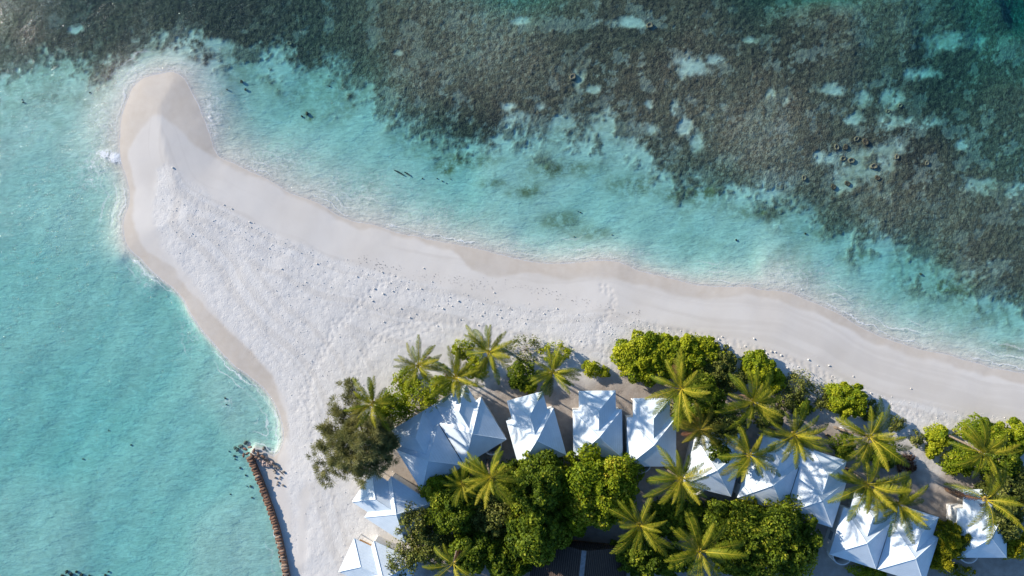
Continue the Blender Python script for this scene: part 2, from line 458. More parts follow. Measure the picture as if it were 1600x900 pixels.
WET = [(437, 712), (451, 690), (447, 650), (431, 607), (413, 572), (378, 533), (342, 501), (307, 465), (268, 419), (238, 396), (216, 370), (207, 340), (212, 300), (207, 262), (203, 236), (228, 190), (250, 180),
       (270, 190), (292, 208), (308, 226), (326, 242), (345, 256), (396, 278), (428, 291), (500, 328), (545, 352), (600, 362), (680, 386), (715, 400), (738, 420), (775, 430), (832, 428), (880, 436), (940, 434), (1000, 446), (1060, 462), (1120, 466), (1190, 463), (1260, 484),
       (1310, 506), (1350, 528), (1400, 548), (1470, 566), (1550, 588), (1604, 600)]
ROUGH = [(243, 262), (258, 254), (275, 264), (318, 300), (380, 340), (440, 372), (520, 400), (600, 424), (680, 446), (760, 462), (840, 478), (920, 490), (1000, 502), (1080, 520), (1160, 545), (1240, 572),
         (1310, 592), (1400, 622), (1500, 645), (1604, 662), (2100, 800), (3000, 3000), (300, 3000), (470, 930), (462, 860), (450, 800), (444, 760), (448, 700), (443, 640), (428, 592), (388, 550), (340, 500), (300, 442), (266, 400), (246, 340)]
DIRT = [(560, 800), (600, 720), (640, 640), (760, 596), (860, 588), (960, 580), (1060, 566), (1200, 600), (1290, 640), (1390, 690), (1480, 730), (1640, 720), (1900, 900), (1900, 2000), (500, 2000), (640, 880)]
CORAL = [(-900, 130), (-200, 112), (0, 106), (60, 98), (100, 104), (140, 110), (170, 104), (190, 88), (230, 94), (268, 84), (300, 70), (345, 88), (380, 78), (420, 82), (464, 94), (500, 98), (535, 116), (560, 138), (592, 160), (640, 186), (680, 206), (720, 221), (758, 226),
         (785, 204), (830, 210), (868, 192), (900, 214), (950, 192), (1005, 222), (1030, 255), (1075, 272), (1110, 292), (1150, 280), (1200, 298), (1235, 312), (1262, 326), (1295, 340), (1330, 362), (1372, 366), (1400, 376),
         (1430, 400), (1470, 404), (1510, 428), (1555, 456), (1600, 474), (1800, 540), (2600, 900), (3200, 900), (3200, -2500), (-900, -2500)]
SAND_GAPS = [(1086, 99, 30, 22), (1110, 92, 20, 10), (1352, 252, 52, 30), (1390, 232, 26, 16), (1322, 285, 26, 14), (1300, 138, 22, 10), (1352, 150, 12, 12), (1402, 156, 17, 17), (1396, 188, 16, 12), (1436, 190, 30, 10), (1338, 184, 14, 10),
             (1014, 162, 8, 8), (1075, 195, 14, 14), (1090, 214, 10, 22), (1020, 200, 16, 9), (905, 122, 9, 18), (928, 138, 12, 6), (845, 165, 10, 8), (876, 190, 18, 10), (945, 196, 16, 10), (975, 32, 40, 9), (815, 30, 14, 7), (1056, 170, 6, 12), (1206, 146, 6, 10),
             (1228, 154, 7, 9), (1510, 224, 12, 8), (1540, 292, 34, 12), (1590, 305, 30, 20), (1280, 246, 8, 10), (340, 72, 24, 12), (330, 66, 16, 10), (256, 52, 9, 8), (118, 42, 12, 7), (620, 80, 8, 4), (795, 165, 10, 6), (1170, 60, 12, 6), (1500, 60, 40, 14), (1450, 110, 30, 10)]

def smooth_poly(px, step=0.9, close=True):
    pts = np.array([P(u, v) for u, v in px])
    out = []
    n = len(pts)
    for i in range(n if close else n - 1):
        p0, p1, p2, p3 = pts[(i - 1) % n], pts[i], pts[(i + 1) % n], pts[(i + 2) % n]
        if not close:
            p0 = pts[max(i - 1, 0)]; p3 = pts[min(i + 2, n - 1)]
        L = np.linalg.norm(p2 - p1)
        k = int(min(max(1, L / step), 6)) if L < 30 else 1
        for j in range(k):
            t = j / k
            if L >= 30:
                out.append(p1); continue
            out.append(0.5 * ((2 * p1) + (-p0 + p2) * t + (2 * p0 - 5 * p1 + 4 * p2 - p3) * t * t + (-p0 + 3 * p1 - 3 * p2 + p3) * t ** 3))
    if not close:
        out.append(pts[-1])
    return np.array(out)

def axis(lo, hi, step, far):
    a = np.arange(lo, hi + 1e-6, step)
    g, x, s = [], hi, step
    while x < far:
        s *= 1.35; x += s; g.append(x)
    g = np.array(g)
    return np.concatenate([(-(g) + (lo + hi))[::-1], a, g])

CX, CY = axis(-90, 90, 0.6, 2200), axis(-54, 54, 0.6, 2200)

def sdist(poly):
    """signed distance on the coarse grid, positive inside"""
    X, Y = np.meshgrid(CX, CY)
    best = np.full(X.shape, 1e12); ins = np.zeros(X.shape, bool)
    n = len(poly)
    for i in range(n):
        ax, ay = poly[i]; bx, by = poly[(i + 1) % n]
        ex, ey = bx - ax, by - ay
        L = ex * ex + ey * ey + 1e-12
        t = np.clip(((X - ax) * ex + (Y - ay) * ey) / L, 0, 1)
        dd = (X - ax - t * ex) ** 2 + (Y - ay - t * ey) ** 2
        np.minimum(best, dd, out=best)
        if ay != by:
            c = ((Y >= ay) != (Y >= by)) & (X < ex * (Y - ay) / (by - ay) + ax)
            ins ^= c
    return np.where(ins, 1, -1) * np.sqrt(best)

def sample(F, x, y, ax=None, ay=None):
    ax = CX if ax is None else ax; ay = CY if ay is None else ay
    x = np.asarray(x, float); y = np.asarray(y, float)
    fx = np.interp(x, ax, np.arange(len(ax))); fy = np.interp(y, ay, np.arange(len(ay)))
    ix = np.clip(fx.astype(int), 0, len(ax) - 2); iy = np.clip(fy.astype(int), 0, len(ay) - 2)
    fx = fx - ix; fy = fy - iy
    return (F[iy, ix] * (1 - fx) + F[iy, ix + 1] * fx) * (1 - fy) + (F[iy + 1, ix] * (1 - fx) + F[iy + 1, ix + 1] * fx) * fy

SD_SHORE = sdist(smooth_poly(SHORE + FAR))
SD_WET = sdist(smooth_poly(WET + FAR))
SD_ROUGH = sdist(smooth_poly(ROUGH))
SD_DIRT = sdist(smooth_poly(DIRT))
SD_CORAL = sdist(smooth_poly(CORAL))

def idw(ctrl, x, y, p=2.2):
    num = 0.0; den = 0.0
    for u, v, val in ctrl:
        cx, cy = P(u, v)
        w = ((x - cx) ** 2 + (y - cy) ** 2 + 4.0) ** (-p)
        num = num + w * val; den = den + w
    return num / den
DEPTH = [(100, 300, 0.83), (100, 650, 1.3), (40, 480, 1.05), (200, 560, 1.18), (300, 700, 1.08), (200, 850, 1.18), (60, 850, 0.99), (380, 640, 0.77), (390, 850, 0.83), (100, 200, 0.71), (60, 50, 0.97), (300, 30, 0.92), (500, 150, 1.25), (450, 210, 1.3), (400, 150, 1.15), (345, 180, 0.77), (800, 270, 0.97), (700, 260, 1.25), (950, 340, 1.01), (1100, 330, 1.01), (1150, 400, 1.05), (1300, 430, 1.26), (1450, 470, 1.34), (1580, 540, 1.26), (700, 80, 0.63), (800, 130, 0.59), (1200, 200, 0.55), (1050, 120, 0.59), (1400, 280, 0.63), (1550, 380, 0.76), (1000, 20, 0.84), (1300, 60, 0.74), (1400, 60, 1.14), (1480, 50, 1.61), (1560, 20, 2.15), (1620, 0, 3.36), (1600, 90, 1.75), (1600, 160, 1.18), (-300, 450, 2.0), (1700, -100, 4.8), (1300, -80, 3.2), (800, -100, 2.0), (1800, 300, 2.0)]
SHELF = [(450, 280, 7.5), (560, 325, 7.0), (650, 350, 5.8), (750, 375, 4.6), (850, 400, 3.4), (960, 395, 3.2), (1050, 425, 2.8), (1150, 435, 3.4), (1230, 435, 6.5), (1300, 480, 5.5), (1400, 525, 5.8), (1550, 565, 5.4), (345, 190, 4.5), (335, 215, 5.0), (370, 235, 7.0), (310, 130, 5.0), (260, 100, 4.6),
         (185, 160, 6.0), (178, 220, 5.5), (185, 300, 3.8), (185, 370, 3.0), (222, 420, 1.7), (270, 465, 1.0), (310, 520, 0.9), (370, 590, 1.0), (425, 650, 1.2), (440, 690, 1.4), (410, 700, 0.6), (385, 715, 0.35), (415, 790, 0.35), (440, 880, 0.35)]

def inside_blobs(x, y, blobs):
    m = np.zeros_like(x)
    for u, v, ru, rv in blobs:
        cx, cy = P(u, v)
        q = np.sqrt(((x - cx) / (ru * 0.1)) ** 2 + ((y - cy) / (rv * 0.1)) ** 2)
        m = np.maximum(m, 1.0 - q * 0.55)
    return m

TRAIL = []                                            # footprints: two staggered rows of dents along each walk
_tr = np.random.RandomState(12)
for walk in ([(640, 520), (700, 500), (800, 520), (900, 530), (960, 545)], [(470, 640), (500, 560), (560, 480), (620, 430)], [(950, 560), (930, 520), (960, 470), (940, 445)], [(520, 780), (490, 700), (480, 600), (520, 500)], [(1290, 600), (1380, 630), (1440, 650), (1560, 655)], [(560, 580), (600, 520), (680, 500)], [(1000, 510), (1120, 530), (1240, 565), (1310, 600)]):
    w_ = smooth_poly(walk, 0.5, False)
    sg_ = np.linalg.norm(np.diff(w_, axis=0), axis=1); cm_ = np.concatenate([[0], np.cumsum(sg_)])
    for rep_ in range(2):
        off_ = _tr.normal(0, 0.5, 2)
        for k_, s_ in enumerate(np.arange(0, cm_[-1], 0.62)):
            q_ = np.array([np.interp(s_, cm_, w_[:, 0]), np.interp(s_, cm_, w_[:, 1])]) + off_ + _tr.normal(0, 0.1, 2)
            TRAIL.append((q_[0] + (0.16 if k_ % 2 else -0.16), q_[1] + (0.1 if k_ % 2 else -0.1)))

def fields(x, y):
    F = {}
    wob = (fbm(x * 0.35, y * 0.35, 1, 4) - 0.5)
    sd = sample(SD_SHORE, x, y) + wob * 0.5
    off = np.maximum(-sd, 0)
    F["sd"] = sd
    D = idw(DEPTH, x, y); L = idw(SHELF, x, y, 2.6)
    D = D * (0.9 + 0.25 * fbm(x * 0.09, y * 0.09, 2, 3))
    depth = D * (1 - np.exp(-(off / L) ** 1.6)) + 0.03 * sstep(0, 0.6, off)
    land = 0.62 * (1 - np.exp(-np.clip(sd, 0, None) / 5.0)) + 0.3 * sstep(3, 16, sd) + 0.25 * sstep(12, 30, sd)
    nse = fbm(x * 0.25, y * 0.25, 3, 4)
    cor = sample(SD_CORAL, x, y) + (fbm(x * 0.22, y * 0.22, 0, 5, 0.62) - 0.5) * 9.5
    gap = inside_blobs(x, y, SAND_GAPS) + (fbm(x * 0.5, y * 0.5, 2, 5, 0.6) - 0.5) * 1.15
    loose = fbm(x * 0.42, y * 0.42, 4, 5, 0.62)
    fine = fbm(x * 1.3, y * 1.3, 5, 4, 0.65) - 0.5
    coral = sstep(-2.0, 2.0, cor + fine * 6) * (1 - 0.88 * sstep(0.26, 0.80, gap + fine * 0.5)) * (1 - 0.7 * sstep(0.57, 0.71, loose + fine * 0.4) * (0.15 + 0.85 * sstep(-40, -15, x)))
    edge = sstep(-6.5, -0.5, cor) * sstep(0.55, 0.66, loose + fine * 0.35) * 0.8           # outliers in front of the reef
    coral = np.clip(np.maximum(coral, edge), 0, 1) * sstep(2.0, 4.0, off)
    F["coral"] = coral
    d1, i1 = worley(x * 1.15, y * 1.15, 0); d2, i2 = worley(x * 2.1, y * 2.1, 3)
    lump = 0.34 * (0.4 + i1) * np.clip(1 - d1 * 1.15, 0, 1) + 0.20 * (0.3 + i2) * np.clip(1 - d2 * 1.2, 0, 1)
    relief = coral * (0.06 + lump * 0.36)
    rgh = sstep(-0.5, 0.9, sample(SD_ROUGH, x, y) + (nse - 0.5) * 2.6)
    F["rough"] = rgh
    wet = sstep(0.35, -0.35, sample(SD_WET, x, y) + wob * 1.3) * (0.78 + 0.22 * sstep(0.3, 0.6, fbm(x * 0.3 + 9, y * 0.3, 5, 4)))
    F["wet"] = wet * sstep(-1.0, 0.0, sd)
    F["dirt"] = sstep(-2.0, 3.0, sample(SD_DIRT, x, y) + (fbm(x * 0.3, y * 0.3, 5, 4) - 0.5) * 6) * 0.92
    F["tide"] = np.clip(0.5 + 2.2 * (fbm(sd * 0.85 + 3, x * 0.035 + y * 0.02, 2, 4, 0.6) - 0.5), 0, 1) * sstep(0.5, 2, sd)
    F["under"] = sstep(0.2, -0.8, sd)
    al = inside_blobs(x, y, [(870, 345, 60, 22), (930, 362, 50, 16), (1560, 545, 45, 16), (1590, 560, 25, 14), (690, 262, 24, 14), (770, 285, 30, 10), (820, 300, 40, 14), (1080, 300, 60, 20), (1180, 330, 60, 20), (740, 250, 50, 16), (1000, 290, 60, 26), (900, 260, 60, 20), (480, 178, 10, 10), (1340, 400, 40, 16), (1500, 450, 40, 16)])
    near = sstep(-16, 0, cor) * 0.55
    F["algae"] = np.clip(sstep(0.35, 0.9, al + (nse - 0.5) * 0.5) * 0.75 + near * sstep(0.42, 0.6, fbm(x * 0.15, y * 0.15, 5, 4)), 0, 1) * sstep(2, 4, off)
    tone = 0.5 + (fbm(x * 0.055, y * 0.055, 4, 3) - 0.5) * 0.9
    for u, v, r, a in [(1270, 75, 12, -0.22), (1240, 100, 10, -0.2), (1450, 130, 18, -0.16), (1500, 170, 15, -0.15), (1285, 215, 6, -0.3), (1380, 215, 7, -0.28), (1320, 262, 5, -0.3), (1435, 238, 7, -0.25), (750, 210, 9, -0.18), (680, 190, 9, -0.1), (920, 70, 10, -0.15), (1110, 40, 16, -0.12),
                         (760, 60, 14, 0.12), (800, 120, 16, 0.14), (1200, 190, 22, 0.14), (1130, 240, 16, 0.12), (1420, 290, 18, 0.08), (1550, 350, 20, 0.06), (150, 50, 24, -0.24), (300, 40, 18, -0.22), (460, 30, 14, -0.06), (60, 40, 14, -0.10), (420, 60, 12, -0.08)]:
        cx, cy = P(u, v)
        tone = tone + a * np.exp(-((x - cx) ** 2 + (y - cy) ** 2) / (r * r * 0.6))
    F["tone"] = np.clip(tone, 0, 1)
    # trodden, lumpy dry sand
    pit, pid = worley(x * 0.95, y * 0.95, 2)
    foot = -0.03 * np.clip(1 - pit * 2.3, 0, 1) * (pid > 0.35)
    dry = rgh * (foot + 0.022 * (fbm(x * 1.3, y * 1.3, 1, 3) - 0.5) + 0.22 * (fbm(x * 0.16, y * 0.16, 3, 3) - 0.5)) * sstep(0.5, 3, sd)
    rip = 0.022 * (fbm(x * 1.1 + y * 0.5, y * 0.9 - x * 0.3, 0, 3) - 0.5)  * F["under"] * (1 - coral) * sstep(1, 4, off)
    tr = np.zeros_like(x)
    for i0 in range(0, len(TRAIL)):
        px_, py_ = TRAIL[i0]
        m_ = (np.abs(x - px_) < 0.7) & (np.abs(y - py_) < 0.7)
        tr[m_] = np.maximum(tr[m_], np.exp(-((x[m_] - px_) ** 2 + (y[m_] - py_) ** 2) / 0.05))
    F["z"] = land - depth + relief + dry + rip - 0.06 * tr * sstep(1.0, 3.0, sd)
    return F

GX, GY = axis(-86, 86, 0.2, 2000), axis(-50, 50, 0.2, 2000)
gx, gy = np.meshgrid(GX, GY)
TF = fields(gx.ravel(), gy.ravel())
TZ = TF["z"].reshape(gx.shape)

def grid_faces(nx, ny):
    a = np.arange(nx * ny).reshape(ny, nx)
    return np.stack([a[:-1, :-1], a[:-1, 1:], a[1:, 1:], a[1:, :-1]], -1).reshape(-1, 4)
me = np_mesh("ground", np.stack([gx.ravel(), gy.ravel(), TF["z"]], 1), grid_faces(len(GX), len(GY)), True)
for k in ("rough", "wet", "dirt", "coral", "algae", "under", "tone", "tide"):
    a = me.attributes.new(k, 'FLOAT', 'POINT')
    a.data.foreach_set("value", TF[k].astype(np.float32))
tag(link("ground", me, None, M["terrain"]), kind="structure")

def gz(x, y):
    return float(sample(TZ, x, y, GX, GY))
def ground_at(u, v):
    """world point on the ground seen at a photo point"""
    z = 0.5
    for _ in range(4):
        x, y = P(u, v, z); z = gz(x, y)
    return x, y, z

# ------------------------------------------------------------------ the sea: one closed body of water
WX, WY = axis(-86, 86, 0.3, 1900), axis(-50, 50, 0.3, 1900)
wx, wy = np.meshgrid(WX, WY)
x, y = wx.ravel(), wy.ravel()
sdw = sample(SD_SHORE, x, y) + (fbm(x * 0.35, y * 0.35, 1, 4) - 0.5) * 0.5
off = -sdw
swell = 0.045 * np.sin((x * 0.75 - y * 0.45) * 1.15 + 6 * fbm(x * 0.08, y * 0.08, 2, 3)) + 0.05 * (fbm(x * 0.5, y * 0.5, 3, 3) - 0.5)
crest = 0.0
FO = [(150, 260, 34, 34, 0.5), (160, 200, 24, 50, 0.55), (215, 125, 40, 24, 0.8), (330, 180, 16, 46, 0.85), (270, 108, 40, 12, 0.7), (420, 255, 70, 30, 0.45), (540, 305, 90, 34, 0.42), (660, 345, 80, 26, 0.36), (800, 388, 90, 16, 0.36), (950, 398, 60, 14, 0.42), (1100, 428, 60, 16, 0.3), (1230, 440, 60, 30, 0.54), (1330, 485, 60, 24, 0.36), (1440, 525, 70, 22, 0.3), (1560, 558, 60, 18, 0.3), (200, 340, 18, 50, 0.7), (235, 425, 24, 24, 0.8), (300, 500, 20, 40, 0.5), (430, 690, 14, 24, 0.6), (400, 700, 18, 10, 0.5), (355, 630, 8, 10, 0.5)]
foam = np.zeros_like(x)
for u, v, ru, rv, a in FO:
    cx, cy = P(u, v)
    foam = np.maximum(foam, a * np.exp(-(((x - cx) / (ru * 0.1)) ** 2 + ((y - cy) / (rv * 0.1)) ** 2) * 0.9))
burst = np.zeros_like(x)
for u, v, ru, rv, a in [(180, 246, 14, 12, 1.35), (163, 240, 13, 11, 1.15), (150, 258, 30, 26, 0.66), (132, 285, 34, 32, 0.50), (186, 254, 6, 5, 0.9), (1250, 451, 10, 2.5, 0.75), (204, 392, 5, 5, 0.7), (217, 408, 5, 5, 0.75), (270, 450, 5, 9, 0.6), (303, 500, 4, 14, 0.6), (333, 537, 4, 8, 0.65), (310, 172, 5, 14, 0.55), (325, 200, 5, 8, 0.6), (194, 165, 4, 20, 0.5), (236, 112, 22, 5, 0.45), (935, 406, 24, 2.2, 0.6), (60, 300, 8, 5, 0.2)]:
    cx, cy = P(u, v)
    burst = np.maximum(burst, a * np.exp(-(((x - cx) / (ru * 0.1)) ** 2 + ((y - cy) / (rv * 0.1)) ** 2)))
zt = swell * sstep(0.3, 5, off) + 0.05 * np.minimum(burst, 1) * sstep(-0.5, 1.0, off) * (0.5 + vnoise(x * 1.4, y * 1.4, 2))
nx_, ny_ = len(WX), len(WY)
top = np.stack([x, y, zt], 1)
ring = np.concatenate([np.arange(nx_), np.arange(1, ny_) * nx_ + nx_ - 1, (ny_ - 1) * nx_ + np.arange(nx_ - 2, -1, -1), np.arange(ny_ - 2, 0, -1) * nx_])
bot = top[ring].copy(); bot[:, 2] = -30.0
nb = len(top)
V = np.concatenate([top, bot])
n_r = len(ring)
idx = np.arange(n_r); nxt = (idx + 1) % n_r
F4 = grid_faces(nx_, ny_)
side = np.stack([ring[nxt], ring[idx], nb + idx, nb + nxt], 1)
me = bpy.data.meshes.new("sea")
faces = np.concatenate([F4, side])
tot = faces.size + n_r
me.vertices.add(len(V)); me.vertices.foreach_set("co", V.astype(np.float32).ravel())
me.loops.add(tot)
me.loops.foreach_set("vertex_index", np.concatenate([faces.ravel(), (nb + idx)[::-1]]).astype(np.int32))
me.polygons.add(len(faces) + 1)
me.polygons.foreach_set("loop_start", np.concatenate([np.arange(0, faces.size, 4), [faces.size]]).astype(np.int32))
me.polygons.foreach_set("loop_total", np.concatenate([np.full(len(faces), 4), [n_r]]).astype(np.int32))
sm = np.zeros(len(faces) + 1, bool); sm[:len(F4)] = True
me.polygons.foreach_set("use_smooth", sm)
me.update(calc_edges=True)
for k, arr in (("offshore", off), ("foam", foam), ("burst", burst)):
    a = me.attributes.new(k, 'FLOAT', 'POINT')
    a.data.foreach_set("value", np.concatenate([arr, np.full(n_r, 5.0 if k == "offshore" else 0.0)]).astype(np.float32))
tag(link("sea_water", me, None, M["water"]), kind="structure")

# ------------------------------------------------------------------ villas
HALF, EAVE, PITCH = 3.70, 2.95, math.tan(R(28))
XH, XD = 2.78, 2.85                               # veranda roof: half width, reach in front of the main roof
def pyramid(mb, e):
    a = EAVE + HALF * PITCH
    b = EAVE - 0.13
    p = [(-HALF, -HALF), (HALF, -HALF), (HALF, HALF), (-HALF, HALF)]
    mb.poly([(x, y, b) for x, y in p] + [(x, y, EAVE) for x, y in p] + [(0, 0, a)],
            [(3, 2, 1, 0), (0, 1, 5, 4), (1, 2, 6, 5), (2, 3, 7, 6), (3, 0, 4, 7), (4, 5, 8), (5, 6, 8), (6, 7, 8), (7, 4, 8)])
    return mb
def porch_roof(mb):
    y1, y0 = HALF + XD, 0.4
    e = EAVE - 0.006; b = EAVE - 0.136; r = EAVE + XH * PITCH
    yr = HALF - XH * 0 - 2.78 + 0.02               # where the ridge meets the main roof
    v = [(-XH, y0, b), (XH, y0, b), (XH, y1, b), (-XH, y1, b), (-XH, y0, e), (XH, y0, e), (XH, y1, e), (-XH, y1, e), (0, y0, r), (0, y1 - XH, r)]
    mb.poly(v, [(3, 2, 1, 0), (1, 2, 6, 5), (2, 3, 7, 6), (3, 0, 4, 7), (5, 6, 9, 8), (6, 7, 9), (7, 4, 8, 9), (0, 1, 5, 8, 4)])
    return mb
_vm = {}
def vmesh(key, fn, smooth=False):
    if key not in _vm:
        _vm[key] = fn().mesh(key, smooth)
    return _vm[key]
def cap(a, b, rad=0.055):
    return MB().tube([a, b], rad, 6)
def villa_unit(root, ox, oy, bath=None, bath_r=1.35, deck="timber"):
    def part(name, me, mat, parent=None):
        o = link(name, me, parent or root, mat)
        if parent is None:
            o.location = (ox, oy, 0)
        return o
    w = HALF - 0.20
    part("wall", vmesh("villa_wall", lambda: MB().box(-w, w, -w, w, -0.6, EAVE - 0.14)), M["render"])
    rf = part("roof", vmesh("villa_roof", lambda: pyramid(MB(), 0)), M["roof"])
    a = EAVE + HALF * PITCH
    for i, (sx, sy) in enumerate(((-1, -1), (1, -1), (1, 1), (-1, 1))):
        part("ridge_cap", vmesh("hip_cap_%d" % i, lambda: cap((sx * HALF * 0.985, sy * HALF * 0.985, EAVE + 0.05), (0, 0, a + 0.01))), M["roof"], rf)
    pr = part("veranda_roof", vmesh("veranda_roof", lambda: porch_roof(MB())), M["roof"])
    r = EAVE + XH * PITCH; y1 = HALF + XD
    for i, s in enumerate((-1, 1)):
        part("ridge_cap", vmesh("porch_cap_%d" % i, lambda: cap((s * XH * 0.985, y1 - 0.04, EAVE + 0.04), (0, y1 - XH, r + 0.01))), M["roof"], pr)
    part("ridge_cap", vmesh("porch_cap_2", lambda: cap((0, y1 - XH, r + 0.01), (0, HALF - XH - 0.02, r + 0.01))), M["roof"], pr)
    dk = part("deck", vmesh("villa_deck", lambda: MB().box(-1.75, 1.75, w + 0.01, y1 - 0.75, -0.5, 0.22)), M["timber"])
    if deck != "timber":
        dk.material_slots[0].link = 'OBJECT'; dk.material_slots[0].material = M[deck]
    for i, s in enumerate((-1, 1)):
        part("post", vmesh("villa_post_%d" % i, lambda: MB().box(s * (XH - 0.3) - 0.07, s * (XH - 0.3) + 0.07, y1 - 0.62, y1 - 0.48, -0.3, EAVE - 0.14)), M["render"])
    d_ = part("door", vmesh("villa_door", lambda: MB().box(-0.5, 0.5, w + 0.003, w + 0.06, 0.28, 2.4)), M["door"])
    part("handle", vmesh("villa_handle", lambda: MB().box(0.36, 0.42, w + 0.06, w + 0.11, 1.25, 1.4)), M["gutter"], d_)
    for i, (sx, yy) in enumerate(((-1, -1.2), (1, -1.2))):
        x0 = sx * (w + 0.003); x1 = sx * (w + 0.05)
        wn = part("window", vmesh("villa_window_%d" % i, lambda: MB().box(min(x0, x1), max(x0, x1), yy - 0.75, yy + 0.75, 0.95, 2.15)), M["render"])
        x2 = sx * (w + 0.062)
        part("pane", vmesh("villa_pane_%d" % i, lambda: MB().box(min(x1 - sx * 0.01, x2), max(x1 - sx * 0.01, x2), yy - 0.64, yy + 0.64, 1.06, 2.04)), M["glass"], wn)
    if bath is not None:
        def ring_wall():
            mb = MB(); n = 26
            ri, ro, z0, z1 = bath_r, bath_r + 0.13, -0.6, 2.0
            vs, fs = [], []
            for k in range(n + 1):
                w_ = math.pi + math.pi * k / n
                c, s = math.cos(w_), math.sin(w_)
                vs += [(ri * c, ri * s, z0), (ro * c, ro * s, z0), (ro * c, ro * s, z1), (ri * c, ri * s, z1)]
            for k in range(n):
                b = 4 * k
                for j in range(4):
                    j2 = (j + 1) % 4
                    fs.append((b + j, b + j2, b + 4 + j2, b + 4 + j))
            fs += [(0, 1, 2, 3), (4 * n + 3, 4 * n + 2, 4 * n + 1, 4 * n)]
            return mb.poly(vs, fs)
        o = part("courtyard_wall", vmesh("courtyard_wall", ring_wall), M["render"])
        c, s = math.cos(0), math.sin(0)
        o.location = (ox + bath, oy - HALF + 0.22, 0)

def villa(u, v, rot, label, units=1, baths=(None,), cat="villa", group="white roofed villas along the beach", deck="timber"):
    """u, v: photo point of the middle of the (first) main roof at eave height"""
    g = ground_at(u, v)[2]
    x, y = P(u, v, EAVE + g)
    g = gz(x, y)
    x, y = P(u, v, EAVE + g)
    root = empty("beach_villa" if units == 1 else "twin_villa", (x, y, g), R(rot))
    tag(root, label, cat, group)
    step = 2 * HALF + 0.14
    for k in range(units):
        villa_unit(root, k * step, 0, baths[k], deck=deck)
    if units == 2:
        MB().box(HALF - 0.06, HALF + 0.20, -HALF + 0.05, HALF - 0.05, EAVE - 0.30, EAVE - 0.17).build("gutter", M["gutter"], root)
        MB().box(XH + 0.02, step - XH - 0.02, HALF - 0.25, HALF + XD - 0.02, EAVE - 0.12, EAVE - 0.03).build("link_roof", M["roof"], root)
    return root

villa(672.0, 715.0, 31.5, "two joined white hipped roofs beside the grey-green casuarina, almost wholly shaded blue", 2, (None, 1.2))
villa(838.0, 684.4, 15.5, "single white roofed villa turned slightly left, the tilted one of the three in the middle", 1, (0.4,))
villa(934.0, 678.6, 0.8, "single white roofed villa with bright green tree growing against its back eave", 1, (None,))
villa(1018.0, 690.5, 0.0, "single white roofed villa with round courtyard wall between middle villa and tall palms", 1, (-1.3,))
villa(1114.5, 729.5, -14.0, "white roofed villa almost buried under palm fronds, only its lower corner showing", 1, (-1.5,))
villa(1200.5, 752.5, -17.6, "two joined white hipped roofs above the round dark tree, two curved courtyard walls behind", 2, (-1.5, 0.2))
villa(1344.0, 841.0, -17.5, "two joined sunlit white roofs with a palm crown over the joint between them", 2, (-1.2, None))
villa(1534.5, 833.0, 0.0, "single white villa at the far right under one large palm beside the golden shrub", 1, (-1.3,))
villa(622.5, 797.0, 57.0, "sunlit white villa facing the open sand, its back hidden by the leafy tree", 1, (None,))
villa(602.6, 896.0, 65.0, "white villa cut by the bottom edge with brown deck showing beside its roof", 1, (None,), deck="timber_brown")

# thatched hall under the trees
def thatched_hall():
    u, v = 899.5, 905
    g = 1.45
    x, y = P(900.5, 892, g)
    root = empty("thatched_hall", (x, y, g), R(-6))
    tag(root, "large dark brown thatched roof with pale ridge board in deep shade under the trees", "building")
    hw, y0, y1, e, r = 7.2, -9.0, 5.4, 2.6, 6.0
    b = e - 0.25
    MB().poly([(-hw, y0, b), (hw, y0, b), (hw, y1, b), (-hw, y1, b), (-hw, y0, e), (hw, y0, e), (hw, y1, e), (-hw, y1, e), (0, y0, r), (0, y1, r)],
              [(3, 2, 1, 0), (1, 2, 6, 5), (3, 0, 4, 7), (5, 6, 9, 8), (7, 4, 8, 9), (0, 1, 5, 8, 4), (2, 3, 7, 9, 6)]).build("thatched_roof", M["thatch"], root)
    MB().box(-0.34, 0.34, y0 - 0.05, y1 + 0.05, r - 0.16, r + 0.04).build("ridge_board", M["ridge"], root)
    MB().box(-hw + 0.8, hw - 0.8, y0 + 0.8, y1 - 0.8, -0.5, b - 0.01).build("wall", M["door"], root)
thatched_hall()

# ------------------------------------------------------------------ foliage
RS = np.random.RandomState(5)
def leaf_quads(pts, nrm, length, width, rs, fold=0.0):
    """rhombic leaves at pts facing nrm, random turn"""
    n = len(pts)
    a = rs.normal(size=(n, 3)); t = np.cross(nrm, a); t /= np.linalg.norm(t, axis=1, keepdims=True) + 1e-9
    s = np.cross(nrm, t)
    L = (length * (0.7 + 0.6 * rs.rand(n)))[:, None]; Wd = (width * (0.7 + 0.6 * rs.rand(n)))[:, None]
    droop = nrm * L * 0.12
    v = np.stack([pts - t * L * 0.5 - droop, pts - s * Wd * 0.5 + t * L * 0.05, pts + t * L * 0.5 - droop, pts + s * Wd * 0.5 + t * L * 0.05], 1)
    return v.reshape(-1, 3), np.arange(4 * n).reshape(-1, 4)

